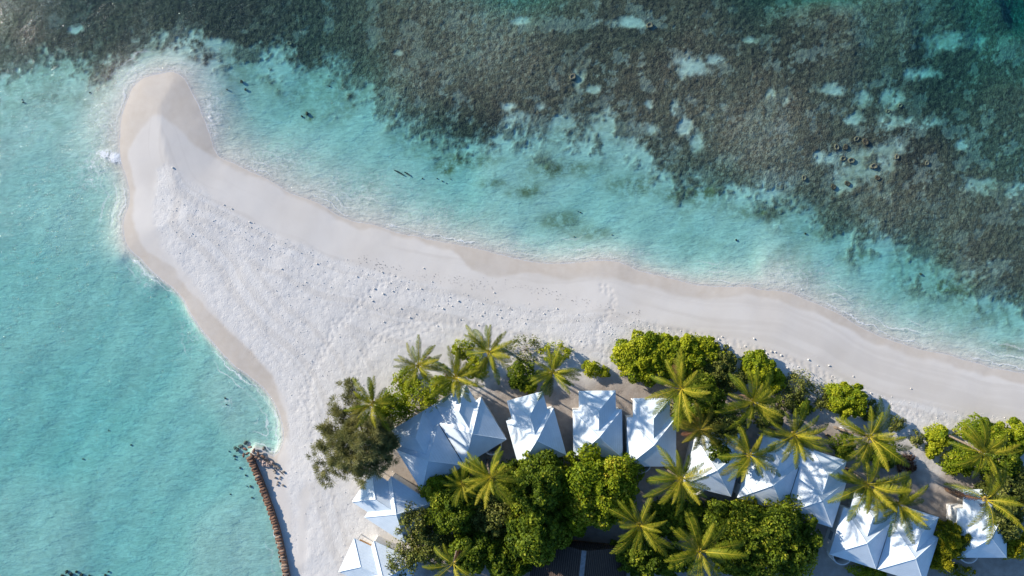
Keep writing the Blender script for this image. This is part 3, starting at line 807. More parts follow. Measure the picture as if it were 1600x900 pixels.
def crown_points(rx, ry, h, rs, lobes, n, z0=0.25, shell=0.35, lobe_r=(0.26, 0.44), gaps=0.0):
    """points in the outer shell of many uneven lobes filling a dome rx, ry, h; returns points, normals, lobe tone"""
    Ls = []
    k = 0
    while len(Ls) < lobes and k < 4000:
        k += 1
        q = rs.rand(2) * 2 - 1
        rr = math.hypot(*q)
        if rr > 0.96: continue
        lr = lobe_r[0] * 0.6 + (lobe_r[1] * 1.1 - lobe_r[0] * 0.6) * rs.rand() ** 1.4
        zc = h * (z0 + (1 - z0) * math.sqrt(max(0, 1 - rr * rr)) * rs.uniform(0.62, 1.0)) - lr * min(rx, ry) * 0.55
        Ls.append((q[0] * rx * (1 - lr * 0.4), q[1] * ry * (1 - lr * 0.4), max(zc, 0.2), lr * min(rx, ry), rs.rand()))
    per = np.array([l[3] ** 2 for l in Ls]); per = np.maximum(6, (n * per / per.sum())).astype(int)
    pts, nr, tn = [], [], []
    for (lx, ly, lz, lr, tone), m in zip(Ls, per):
        dirs = rs.normal(size=(m, 3)); dirs[:, 2] = np.abs(dirs[:, 2]) * 0.9 - 0.25
        dirs /= np.linalg.norm(dirs, axis=1, keepdims=True)
        wob = 0.82 + 0.36 * vnoise(dirs[:, 0] * 2.2 + lx * 3, dirs[:, 1] * 2.2 + dirs[:, 2] * 1.7 + ly * 3, int(tone * 5))
        rad = lr * wob * (1 - shell * rs.rand(m) ** 1.6)
        pts.append(np.array([lx, ly, lz]) + dirs * rad[:, None] * np.array([1, 1, 0.8]))
        nr.append(dirs); tn.append(np.full(m, tone))
    pts = np.concatenate(pts); nr = np.concatenate(nr); tn = np.concatenate(tn)
    m = int(n * 0.75)                                     # a rough dome that ties the lobes together
    a = rs.uniform(0, 2 * math.pi, m); rr = np.sqrt(rs.rand(m))
    edge = 0.84 + 1.15 * (fbm(np.cos(a) * 2.0 + 40 + rx, np.sin(a) * 2.0 + 40 + ry, 1, 5, 0.62) - 0.5)
    q = np.stack([np.cos(a) * rr * rx * edge, np.sin(a) * rr * ry * edge], 1)
    bumpy = fbm(q[:, 0] * 0.9 + lobes, q[:, 1] * 0.9 + rx * 7, 3, 4)
    zz = h * (0.12 + 0.88 * np.sqrt(np.maximum(0, 1 - rr ** 2.4))) * (0.52 + 0.62 * bumpy) - 0.5 * rs.rand(m) ** 2
    dn = np.stack([np.cos(a) * rr * 0.8 + rs.normal(size=m) * 0.3, np.sin(a) * rr * 0.8 + rs.normal(size=m) * 0.3, np.full(m, 0.7)], 1)
    pts = np.concatenate([pts, np.column_stack([q, zz])]); nr = np.concatenate([nr, dn / np.linalg.norm(dn, axis=1, keepdims=True)])
    tn = np.concatenate([tn, np.clip(fbm(q[:, 0] * 0.7 + 9, q[:, 1] * 0.7 + rx, 4, 3) * 1.6 - 0.3, 0, 1)])
    pts[:, 2] = np.maximum(pts[:, 2], 0.05)
    if gaps > 0:
        keep = fbm(pts[:, 0] * 1.1 + 31, pts[:, 1] * 1.1 + pts[:, 2] * 0.7, 2, 3) > gaps
        pts, nr, tn = pts[keep], nr[keep], tn[keep]
    return pts, nr, tn, Ls

def broadleaf(name, u, v, ru, rv, h, mat, label, cat, group, seed, leaf=(0.34, 0.22), dens=110, lobes=14, shell=0.4, lobe_r=(0.24, 0.42), up=0.22, gaps=0.0, z0=0.25, twigs=0, part="crown", tone_w=0.30, trunk_r=None):
    rs = np.random.RandomState(seed)
    x, y = P(u, v, h * 0.75 + 1.2)
    g = gz(x, y)
    k = 0.1 * (HC - h * 0.7 - g) / HC
    rx, ry = ru * k * 1.12, rv * k * 1.12
    root = empty(name, (x, y, g), 0)
    tag(root, label, cat, group)
    n = int(math.pi * rx * ry * dens)
    pts, nr, tn, Ls = crown_points(rx, ry, h, rs, lobes, n, z0, shell, lobe_r, gaps)
    nm = nr * 0.8 + rs.normal(size=pts.shape) * 0.55 + np.array([0, 0, up])
    nm /= np.linalg.norm(nm, axis=1, keepdims=True)
    V_, Q_ = leaf_quads(pts, nm, leaf[0], leaf[1], rs)
    tint = np.clip(0.5 + (tn - 0.5) * tone_w * 2 + rs.normal(size=len(pts)) * 0.17, 0, 1)
    link(part, np_mesh(part, V_, Q_, False, tint), root, mat)
    tr = trunk_r or max(0.06, 0.035 * h)
    h *= 1.15
    top = h * 0.4
    MB().tube([(0, 0, -0.3), (rs.uniform(-.2, .2), rs.uniform(-.2, .2), top * 0.5), (rs.uniform(-.4, .4) * rx * 0.2, rs.uniform(-.4, .4) * ry * 0.2, top)], [tr * 1.3, tr, tr * 0.7], 8).build("trunk", M["bark"], root, True)
    order = sorted(range(len(Ls)), key=lambda i: -Ls[i][3])[:7 + twigs]
    for i in order:
        lx, ly, lz, lr, _ = Ls[i]
        s = Vector((0, 0, top * 0.55)); e = Vector((lx, ly, lz + lr * (0.55 if twigs else 0.1)))
        mid = (s + e) * 0.5 + Vector((rs.uniform(-.3, .3), rs.uniform(-.3, .3), 0.15 * h * 0.3))
        MB().tube([s, mid, e], [tr * 0.5, tr * 0.36, tr * 0.14], 6).build("limb", M["twig"] if twigs else M["bark"], root, True)
    return root

# --- coconut palms
def frond_mesh(name, e0, droop, L, rs, nl=36, lw=0.075, wid=0.78, tint0=0.5, roll=0.0):
    """one frond along +X: arched midrib with hanging leaflets on both sides; e0 start angle, droop total bend"""
    N_ = 14
    pts, tans = [Vector((0.12, 0, 0))], []
    a = e0
    for i in range(N_):
        a2 = e0 - droop * ((i + 0.5) / N_) ** 1.25
        t = Vector((math.cos(a2), 0, math.sin(a2)))
        tans.append(t); pts.append(pts[-1] + t * (L / N_))
    tans.append(tans[-1])
    vs, fs, tn = [], [], []
    # midrib
    for i in range(N_ + 1):
        w = 0.062 * (1 - 0.85 * i / N_)
        nrm = Vector((-tans[i].z, 0, tans[i].x))
        p = pts[i]
        vs += [p + Vector((0, -w, 0)), p + nrm * w * 0.9, p + Vector((0, w, 0))]
    for i in range(N_):
        for j in (0, 1):
            b = 3 * i + j
            fs.append((b, b + 3, b + 4, b + 1)); tn.append(min(1, tint0 + 0.45))
    side_bend = rs.uniform(-0.15, 0.15)
    for k in range(nl):
        s = 0.14 + 0.86 * (k + 0.5) / nl
        f = s * N_; i = min(int(f), N_ - 1); fr = f - i
        p = pts[i].lerp(pts[i + 1], fr); t = tans[i]
        nrm = Vector((-t.z, 0, t.x))
        prof = math.sin(math.pi * min(1, (s - 0.08) / 0.98)) ** 0.55
        ll = wid * (0.35 + 0.65 * prof) * (1 - 0.45 * max(0, s - 0.7) / 0.3)
        for sg in (-1, 1):
            ang = R(38) + R(26) * (1 - s) + rs.normal() * 0.09
            out = (t * math.cos(ang) + Vector((0, sg, 0)) * math.sin(ang)).normalized()
            lift = 0.16 + roll * sg
            p1 = p + (out + nrm * lift).normalized() * ll * 0.5
            dr = 0.42 + 0.3 * rs.rand()
            p2 = p1 + (out * 0.85 + Vector((0, 0, -dr)) - nrm * 0.1).normalized() * ll * 0.55
            wv = t * lw * 0.5
            b = len(vs)
            vs += [p - wv * 0.7, p + wv * 0.7, p1 + wv, p1 - wv, p2 + wv * 0.25, p2 - wv * 0.25]
            fs += [(b, b + 1, b + 2, b + 3), (b + 3, b + 2, b + 4, b + 5)]
            c = tint0 + rs.normal() * 0.09
            tn += [c, c - 0.04]
    return np_mesh(name, np.array([tuple(v) for v in vs]), np.array(fs), False, np.clip(tn, 0, 1))

REACH = 4.4
frs = np.random.RandomState(21)
FR = {"young": [], "mid": [], "low": [], "dry": []}
for i in range(3):
    FR["young"].append(frond_mesh("frond_young", R(56 + 8 * i), R(50 + 10 * i), 4.2, frs, 44, 0.065, 0.58, 0.76))
    FR["mid"].append(frond_mesh("frond_mid", R(30 + 7 * i), R(62 + 9 * i), 4.95, frs, 54, 0.065, 0.74, 0.54 + 0.06 * i))
    FR["low"].append(frond_mesh("frond_low", R(4 - 8 * i), R(52 + 8 * i), 4.7, frs, 52, 0.065, 0.78, 0.32 + 0.06 * i))
FR["dry"].append(frond_mesh("frond_dry", R(-20), R(50), 3.9, frs, 22, 0.07, 0.6, 0.9))
for k in FR:
    for me_ in FR[k]:
        me_.materials.append(M["palm"])
nutm = MB()
def ico(rad, seed, squash=(1, 1, 1), sub=2, rough=0.25):
    import bmesh
    rs = np.random.RandomState(seed)
    bm = bmesh.new(); bmesh.ops.create_icosphere(bm, subdivisions=sub, radius=1.0)
    ph = rs.rand(3) * 20
    for v in bm.verts:
        q = v.co
        n = math.sin(q.x * 2.7 + ph[0]) * math.sin(q.y * 3.1 + ph[1]) * math.sin(q.z * 2.9 + ph[2]) + 0.5 * math.sin(q.x * 6 + ph[1]) * math.sin(q.y * 5 + ph[2])
        v.co = Vector((q.x * squash[0], q.y * squash[1], q.z * squash[2])) * rad * (1 + rough * n)
    me = bpy.data.meshes.new("stone"); bm.to_mesh(me); bm.free()
    return me
NUT = ico(0.17, 3, (1, 1, 1.2), 2, 0.03); NUT.materials.append(M["coconut"])

def palm(u, v, r, label, seed, yellow=False, h=None, nf=None, lean=None, dark=0.0, group="coconut palms among the villas"):
    rs = np.random.RandomState(seed)
    s = r * 0.1 * 1.04 / REACH
    hh = h or min(9.5 * s, 9.0)
    x, y = P(u, v, hh + 1.4)
    la = rs.uniform(0, 2 * math.pi) if lean is None else lean
    lx, ly = math.cos(la) * rs.uniform(0.3, 1.3), math.sin(la) * rs.uniform(0.3, 1.3)
    g = gz(x - lx, y - ly)
    root = empty("coconut_palm", (x - lx, y - ly, g), 0)
    tag(root, label, "palm tree", group)
    MB().tube([(0, 0, -0.4), (lx * 0.15, ly * 0.15, hh * 0.3), (lx * 0.5, ly * 0.5, hh * 0.65), (lx * 0.9, ly * 0.9, hh * 0.93), (lx, ly, hh)], [0.25, 0.17, 0.15, 0.14, 0.16], 9).build("trunk", M["bark"], root, True)
    n = nf or int(rs.randint(26, 35))
    az = rs.uniform(0, 6.28)
    mats = M["palm_yellow"] if yellow else None
    tilt = Matrix.Rotation(rs.uniform(0.05, 0.28), 3, Vector((math.cos(rs.uniform(0, 6.28)), math.sin(rs.uniform(0, 6.28)), 0)).normalized())
    wa = rs.uniform(0, 6.28)
    droop_n = rs.randint(0, 3)
    qa = rs.uniform(0.12, 0.30); qb = rs.uniform(0.52, 0.75)
    for i in range(n):
        az += 2.39996 + rs.normal() * 0.24
        q = i / n
        cls = "young" if q < qa else ("mid" if q < qb else "low")
        me = FR[cls][rs.randint(3)]
        if q > 0.95 and rs.rand() < 0.6: me = FR["dry"][0]
        o = link("frond", me, root)
        sc = s * rs.uniform(0.70, 1.14)
        o.scale = (sc, sc, sc)
        o.location = (lx, ly, hh + (0.12 if cls == "young" else 0.0) - 0.15 * (cls == "low"))
        o.rotation_euler = (tilt @ Euler((rs.normal() * 0.16, rs.normal() * 0.13, az + 0.3 * math.sin(az - wa))).to_matrix()).to_euler()
        if q > 0.5 and rs.rand() < 0.10:                           # a yellowing frond
            o.material_slots[0].link = 'OBJECT'; o.material_slots[0].material = M['palm_yellow']
        if i >= n - droop_n:                                   # an old brown frond hanging low
            o.rotation_euler = (rs.normal() * 0.2, 0.55 + rs.rand() * 0.3, az)
            o.material_slots[0].link = 'OBJECT'; o.material_slots[0].material = M["dead"]; continue
        if mats:
            o.material_slots[0].link = 'OBJECT'
            o.material_slots[0].material = mats
    for i in range(4):
        o = link("coconut", NUT, root)
        w = rs.uniform(0, 6.28)
        o.location = (lx + 0.3 * math.cos(w), ly + 0.3 * math.sin(w), hh - 0.28)
    return root

PALMS = [
 (653, 571, 36, "small palm on the sand edge, leftmost of three above the shaded twin roofs"),
 (711, 590, 38, "palm whose lower fronds hang over the top of the shaded twin roofs"),
 (764, 551, 39, "palm standing farthest out on the open sand, upright fronds at its top"),
 (581, 632, 36, "palm rising out of the grey-green casuarina at the left end of the grove"),
 (864, 583, 36, "compact palm with golden upper fronds above the tilted villa"),
 (1065, 608, 50, "large palm with straight starry fronds over the corner of the villa with round wall"),
 (1178, 629, 45, "palm behind the bright shrubs, midway between starry and dull palms"),
 (1242, 680, 45, "dull shaded palm overhanging the top of the twin roofs beside the round dark tree"),
 (1095, 672, 36, "short yellowish palm squeezed below the large starry palm"),
 (1173, 712, 43, "palm with one bright yellow-green tuft between buried villa and twin roofs"),
 (1362, 684, 51, "broad palm with fan of thick fronds just below the round yellow-green shrub on the sand"),
 (1358, 758, 50, "dark full palm directly below the broad fan palm, touching the twin roofs at its left"),
 (1406, 790, 44, "palm leaning over the joint of the sunlit twin roofs"),
 (1540, 709, 42, "palm with thin golden midribs near the right edge among bright shrubs"),
 (1544, 782, 54, "large palm with long separate fronds over the villa at the far right"),
 (1064, 748, 46, "palm standing over dark paved yard behind the villa with round courtyard wall"),
 (1000, 822, 44, "dark shaded palm beside the thatched roof, right of the bright green tree"),
 (1094, 863, 52, "large grey-green palm at the bottom edge left of the round dark tree"),
 (767, 746, 42, "bright palm behind the shaded twin roofs, its fronds like a full star"),
 (722, 757, 30, "small palm tucked left of the bright star palm behind the shaded twin roofs"),
 (708, 882, 42, "thin palm with few yellow fronds at the bottom edge among leafy trees"),
]
for i, (u, v, r, lab) in enumerate(PALMS):
    palm(u, v, r, lab, 100 + i, yellow=(i in (8,)), nf=(10 if i == 20 else 14 if i in (14,) else None), h={8: 7.2, 12: 6.2, 11: 7.2, 14: 8.0, 0: 8.5, 1: 9.0, 2: 9.0, 3: 9.5}.get(i))

# --- broadleaf trees and shrubs
G_T, G_S = "leafy trees around the thatched hall", "shrubs along the sand"
T = broadleaf
T("leafy_tree", 935, 772, 62, 60, 10.0, M["bright"], "bright green round tree between the middle villas and the thatched roof", "tree", G_T, 1, (0.42, 0.30), 120, 26)
T("leafy_tree", 905, 815, 36, 26, 7.5, M["bright"], "lower bright green bough tree hanging over the head of the thatched ridge", "tree", G_T, 2, (0.42, 0.30), 110, 12)
T("leafy_tree", 840, 770, 46, 50, 11.0, M["dark"], "dark green tree left of the bright round tree, below the tilted villa", "tree", G_T, 3, (0.40, 0.28), 120, 20)
T("leafy_tree", 838, 842, 46, 50, 11.5, M["dark"], "dark large-leaved tree over the left side of the thatched roof", "tree", G_T, 4, (0.50, 0.36), 110, 20)
T("leafy_tree", 775, 812, 46, 44, 7.0, M["olive"], "olive tree with grey bare patches in the middle of the left grove", "tree", G_T, 5, (0.34, 0.2), 100, 18, 0.6)
T("leafy_tree", 712, 798, 52, 46, 7.5, M["dark"], "green tree between the sunlit villa and the bright star palm", "tree", G_T, 6, (0.38, 0.26), 120, 20)
T("leafy_tree", 683, 768, 30, 26, 5.5, M["bright"], "small yellow-green tree at the lowest corner of the shaded twin roofs", "tree", G_T, 7, (0.36, 0.22), 110, 12)
T("leafy_tree", 640, 820, 32, 34, 6.5, M["olive"], "thin grey-green tree spreading loose twigs over the sunlit villa", "tree", G_T, 8, (0.34, 0.2), 45, 14, 0.8, gaps=0.42, twigs=8)
T("leafy_tree", 628, 880, 36, 30, 6.0, M["olive"], "sparse twiggy tree reaching over the villa cut by the bottom edge", "tree", G_T, 9, (0.32, 0.2), 40, 14, 0.8, gaps=0.42, twigs=8)
T("leafy_tree", 745, 868, 46, 40, 7.0, M["dark"], "dark tree on the right of the thin few-frond palm", "tree", G_T, 10, (0.46, 0.32), 115, 18)
T("leafy_tree", 798, 890, 40, 34, 7.0, M["dark"], "dark tree at the bottom edge left of the thatched roof", "tree", G_T, 11, (0.48, 0.34), 115, 16)
T("leafy_tree", 672, 856, 34, 40, 5.5, M["olive"], "low olive brush around the foot of the thin few-frond palm", "tree", G_T, 12, (0.32, 0.2), 80, 14, 0.7, gaps=0.3)
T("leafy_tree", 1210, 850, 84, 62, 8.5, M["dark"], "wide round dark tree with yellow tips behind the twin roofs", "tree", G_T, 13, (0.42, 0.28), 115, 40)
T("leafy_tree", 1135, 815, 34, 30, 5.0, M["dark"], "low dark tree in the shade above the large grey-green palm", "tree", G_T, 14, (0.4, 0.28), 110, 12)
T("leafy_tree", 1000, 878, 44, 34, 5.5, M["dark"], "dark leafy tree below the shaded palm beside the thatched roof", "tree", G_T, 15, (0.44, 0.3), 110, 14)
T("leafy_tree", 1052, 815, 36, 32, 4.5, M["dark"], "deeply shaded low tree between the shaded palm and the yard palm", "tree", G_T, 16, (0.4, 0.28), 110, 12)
T("leafy_tree", 1590, 790, 40, 56, 6.5, M["olive"], "olive green tree at the right edge beside the far right villa", "tree", G_T, 17, (0.36, 0.22), 110, 18)
T("sea_shrub", 1010, 562, 44, 38, 3.4, M["lettuce"], "bright yellow-green dome shrub, left end of the long hedge on the sand", "shrub", G_S, 20, (0.34, 0.24), 150, 26, lobe_r=(0.16, 0.3))
T("sea_shrub", 1075, 560, 42, 36, 3.4, M["lettuce"], "bright green middle mound of the long hedge above the large starry palm", "shrub", G_S, 21, (0.34, 0.24), 150, 26, lobe_r=(0.16, 0.3))
T("sea_shrub", 1122, 572, 34, 34, 3.0, M["olive"], "duller green right end of the long hedge above the large starry palm", "shrub", G_S, 22, (0.28, 0.18), 120, 22, lobe_r=(0.16, 0.3))
T("sea_shrub", 1192, 578, 32, 26, 3.0, M["lettuce"], "yellow-green shrub standing just right of the long hedge", "shrub", G_S, 23, (0.36, 0.26), 140, 16, lobe_r=(0.18, 0.32))
T("sea_shrub", 1208, 598, 20, 20, 2.2, M["lettuce"], "small yellow-green shrub touching the underside of the one right of the hedge", "shrub", G_S, 24, (0.34, 0.24), 130, 10)
T("scrub_bush", 1254, 606, 26, 22, 2.2, M["olive"], "thin brownish scrub bush in front of the long tree shadow", "shrub", G_S, 25, (0.24, 0.16), 75, 14, 0.8, gaps=0.36, twigs=6)
T("scrub_bush", 1230, 628, 26, 18, 1.9, M["olive"], "low dull scrub under the thin brownish bush", "shrub", G_S, 26, (0.26, 0.16), 80, 12, 0.8, gaps=0.34, twigs=5)
T("sea_shrub", 1333, 628, 36, 27, 3.2, M["lettuce"], "lone round yellow-green shrub on the sand above the broad fan palm", "shrub", G_S, 27, (0.36, 0.26), 150, 22, lobe_r=(0.16, 0.3))
T("scrub_bush", 1366, 642, 16, 16, 1.9, M["olive"], "little scrub bush clinging to the right of the lone round shrub", "shrub", G_S, 28, (0.28, 0.18), 90, 8, 0.7, gaps=0.3, twigs=4)
T("sea_shrub", 926, 578, 16, 13, 1.5, M["lettuce"], "small green shrub alone on bare sand above the middle villa", "shrub", G_S, 29, (0.26, 0.18), 130, 9)
T("sea_shrub", 945, 583, 9, 10, 1.1, M["lettuce"], "smallest green tuft, right of the small lone shrub above the middle villa", "shrub", G_S, 30, (0.24, 0.16), 120, 6)
T("sea_shrub", 817, 588, 23, 20, 2.6, M["dark"], "dark green shrub on the left of the compact golden palm", "shrub", G_S, 31, (0.28, 0.2), 140, 12)
T("sea_shrub", 824, 606, 14, 12, 2.0, M["bright"], "mid green shrub just above the front roof corner of the tilted villa", "shrub", G_S, 32, (0.28, 0.2), 130, 8)
T("scrub_bush", 822, 548, 30, 20, 1.8, M["olive"], "pale half-bare scrub on the sand left of the compact golden palm", "shrub", G_S, 33, (0.22, 0.15), 50, 16, 0.85, gaps=0.44, twigs=8)
T("scrub_bush", 868, 552, 28, 16, 1.8, M["lettuce"], "yellowish scrub at the top of the compact golden palm", "shrub", G_S, 34, (0.24, 0.16), 70, 14, 0.8, gaps=0.38, twigs=8)
T("sea_shrub", 722, 546, 17, 15, 2.2, M["lettuce"], "yellow-green shrub between the three palms above the shaded twin roofs", "shrub", G_S, 35, (0.24, 0.16), 130, 10)
T("scrub_bush", 655, 622, 34, 26, 6.4, M["lettuce"], "green scrub with sand showing through at the top left of the shaded twin roofs", "shrub", G_S, 36, (0.26, 0.17), 80, 18, 0.85, gaps=0.40, twigs=8)
T("scrub_bush", 634, 598, 22, 20, 2.0, M["bright"], "loose green scrub between casuarina palm and the leftmost of three palms", "shrub", G_S, 37, (0.28, 0.18), 90, 12, 0.8, gaps=0.33, twigs=5)
T("scrub_bush", 690, 606, 22, 16, 6.0, M["bright"], "small green scrub under the palm hanging over the shaded twin roofs", "shrub", G_S, 38, (0.28, 0.18), 100, 9, 0.8, gaps=0.3, twigs=4)
T("sea_shrub", 1474, 686, 20, 18, 2.4, M["lettuce"], "bright shrub at the upper left of the right edge palms", "shrub", G_S, 39, (0.34, 0.25), 140, 10)
T("sea_shrub", 1464, 704, 13, 13, 1.8, M["lettuce"], "small very bright shrub on the lower left of the right edge shrubs", "shrub", G_S, 40, (0.34, 0.25), 140, 7)
T("sea_shrub", 1543, 676, 36, 20, 2.6, M["bright"], "arched green shrub above the palm with golden midribs", "shrub", G_S, 41, (0.30, 0.22), 140, 18, lobe_r=(0.2, 0.34))
T("sea_shrub", 1600, 688, 18, 30, 2.8, M["lettuce"], "yellowish shrub cut by the right edge of the picture", "shrub", G_S, 42, (0.34, 0.25), 140, 12)
T("scrub_bush", 1496, 732, 24, 12, 1.6, M["bright"], "low trailing shrub at the foot of the right edge palms", "shrub", G_S, 43, (0.30, 0.2), 100, 12, 0.7, gaps=0.25)
T("scrub_bush", 1437, 688, 12, 14, 1.4, M["olive"], "faint scrub in the long shadow right of the broad fan palm", "shrub", G_S, 44, (0.24, 0.17), 70, 7, 0.8, gaps=0.35, twigs=3)
T("dead_bush", 1420, 726, 20, 14, 1.4, M["dead"], "dead reddish brown bush lying on shaded sand by the broad fan palm", "dead bush", None, 45, (0.40, 0.10), 70, 9, 0.8, twigs=6)
T("golden_shrub", 1494, 848, 34, 29, 5.0, M["gold"], "dense golden spiky shrub between the sunlit twin roofs and far right villa", "shrub", None, 46, (0.55, 0.13), 170, 20, 0.45, lobe_r=(0.2, 0.36), up=0.1)
T("golden_shrub", 1472, 878, 22, 20, 3.8, M["gold"], "smaller golden spiky shrub at the bottom corner of the sunlit twin roofs", "shrub", None, 47, (0.55, 0.13), 160, 10, 0.45, up=0.1)
T("scrub_bush", 1418, 888, 44, 16, 3.6, M["olive"], "thin yellowish branches spread over the lower eave of the sunlit twin roofs", "shrub", None, 48, (0.24, 0.15), 45, 16, 0.8, gaps=0.42, twigs=6)
T("leafy_tree", 1590, 850, 22, 26, 3.4, M["gold"], "yellow-green bush right of the far right villa wall", "shrub", None, 49, (0.36, 0.22), 110, 12)
T("scrub_bush", 1500, 895, 30, 10, 1.6, M["gold"], "low yellow weeds on the ground at the bottom edge", "shrub", None, 50, (0.30, 0.14), 60, 10, 0.8, gaps=0.3)
T("scrub_bush", 1362, 895, 30, 14, 2.2, M["bright"], "green bush against the bottom corner where the sunlit twin roofs meet", "shrub", None, 51, (0.30, 0.2), 110, 9)

T("sea_shrub", 1045, 548, 34, 24, 3.0, M["lettuce"], "brightest part of the long hedge along its sandy upper side", "shrub", G_S, 60, (0.34, 0.24), 150, 18, lobe_r=(0.16, 0.3))
T("sea_shrub", 1108, 552, 30, 24, 2.8, M["lettuce"], "yellow-green upper right mound of the long hedge facing the beach", "shrub", G_S, 61, (0.30, 0.2), 140, 16, lobe_r=(0.16, 0.3))
T("leafy_tree", 1105, 628, 36, 36, 7.0, M["dark"], "dark green undergrowth between the large starry palm and the palm behind shrubs", "tree", G_T, 62, (0.34, 0.22), 110, 14)
T("leafy_tree", 1135, 668, 34, 32, 7.6, M["olive"], "grey-green undergrowth between the short yellowish palm and the dull shaded palm", "tree", G_T, 63, (0.30, 0.2), 90, 14, gaps=0.25)
T("scrub_bush", 1290, 625, 18, 22, 1.6, M["olive"], "low sparse scrub in the tree shadow left of the lone round shrub", "shrub", G_S, 64, (0.26, 0.17), 50, 9, 0.8, gaps=0.4, twigs=3)
T("leafy_tree", 1205, 652, 28, 20, 6.4, M["olive"], "grey-green bush between the palm behind the shrubs and the dull shaded palm", "tree", G_T, 72, (0.30, 0.2), 100, 12, gaps=0.2)
T("leafy_tree", 1128, 705, 22, 20, 7.0, M["dark"], "dark bush over the upper corner of the villa buried in palm fronds", "tree", G_T, 73, (0.30, 0.2), 100, 9)
T("scrub_bush", 1150, 598, 24, 18, 2.6, M["olive"], "dull bush joining the long hedge to the shrub at its right", "shrub", G_S, 74, (0.26, 0.17), 100, 10, gaps=0.2)
T("scrub_bush", 1072, 652, 22, 18, 5.5, M["bright"], "green bush in the corner between large starry palm and short yellowish palm", "shrub", G_S, 75, (0.30, 0.2), 110, 9)
T("scrub_bush", 1255, 640, 22, 14, 2.0, M["dark"], "dark low bush at the top of the dull shaded palm", "shrub", G_S, 76, (0.28, 0.18), 100, 9, gaps=0.2)
T("scrub_bush", 1405, 664, 16, 14, 1.8, M["olive"], "loose scrub just right of the broad fan palm crown", "shrub", G_S, 77, (0.26, 0.17), 70, 8, 0.8, gaps=0.34, twigs=4)
T("leafy_tree", 1512, 722, 26, 24, 3.2, M["bright"], "green thicket under the left fronds of the golden-ribbed palm", "tree", G_T, 78, (0.30, 0.2), 110, 12)
T("leafy_tree", 1572, 694, 26, 20, 3.4, M["bright"], "green thicket under the right fronds of the golden-ribbed palm", "tree", G_T, 79, (0.30, 0.2), 110, 12)
T("leafy_tree", 1388, 716, 24, 22, 3.0, M["dark"], "dark thicket between the broad fan palm and the dead brown bush", "tree", G_T, 80, (0.30, 0.2), 100, 10)
T("leafy_tree", 1325, 700, 20, 20, 3.0, M["dark"], "dark thicket under the left fronds of the broad fan palm", "tree", G_T, 81, (0.30, 0.2), 100, 9)
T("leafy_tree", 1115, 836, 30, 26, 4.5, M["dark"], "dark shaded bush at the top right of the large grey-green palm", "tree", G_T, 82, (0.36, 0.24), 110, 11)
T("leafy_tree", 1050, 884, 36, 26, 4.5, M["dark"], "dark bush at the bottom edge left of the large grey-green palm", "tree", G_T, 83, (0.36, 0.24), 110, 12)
T("scrub_bush", 745, 575, 18, 18, 3.0, M["bright"], "green bush filling the space between the two right palms above the shaded twin roofs", "shrub", G_S, 84, (0.28, 0.18), 100, 8, gaps=0.2)
T("leafy_tree", 1575, 730, 30, 34, 5.0, M["dark"], "dark green tree between the golden-ribbed palm and the right edge", "tree", G_T, 65, (0.36, 0.24), 110, 14)
T("leafy_tree", 805, 760, 34, 34, 7.0, M["dark"], "dark green tree filling the gap right of the bright star palm", "tree", G_T, 66, (0.40, 0.28), 120, 14)
T("leafy_tree", 880, 790, 34, 40, 7.0, M["bright"], "mid green tree joining the dark grove to the bright round tree", "tree", G_T, 67, (0.42, 0.3), 110, 14)
T("leafy_tree", 1165, 880, 40, 36, 6.5, M["dark"], "dark tree between the large grey-green palm and the wide round tree", "tree", G_T, 68, (0.42, 0.28), 110, 16)
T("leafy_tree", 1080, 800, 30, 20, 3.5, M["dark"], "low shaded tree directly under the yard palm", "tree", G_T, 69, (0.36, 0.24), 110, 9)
T("leafy_tree", 590, 672, 28, 30, 6.0, M["olive"], "olive broadleaf tree in the middle of the casuarina boughs", "tree", G_T, 70, (0.26, 0.15), 120, 12)
T("scrub_bush", 608, 640, 26, 28, 7.0, M["bright"], "green thicket between the casuarina palm and the left twin roof", "shrub", G_S, 71, (0.28, 0.18), 110, 12)

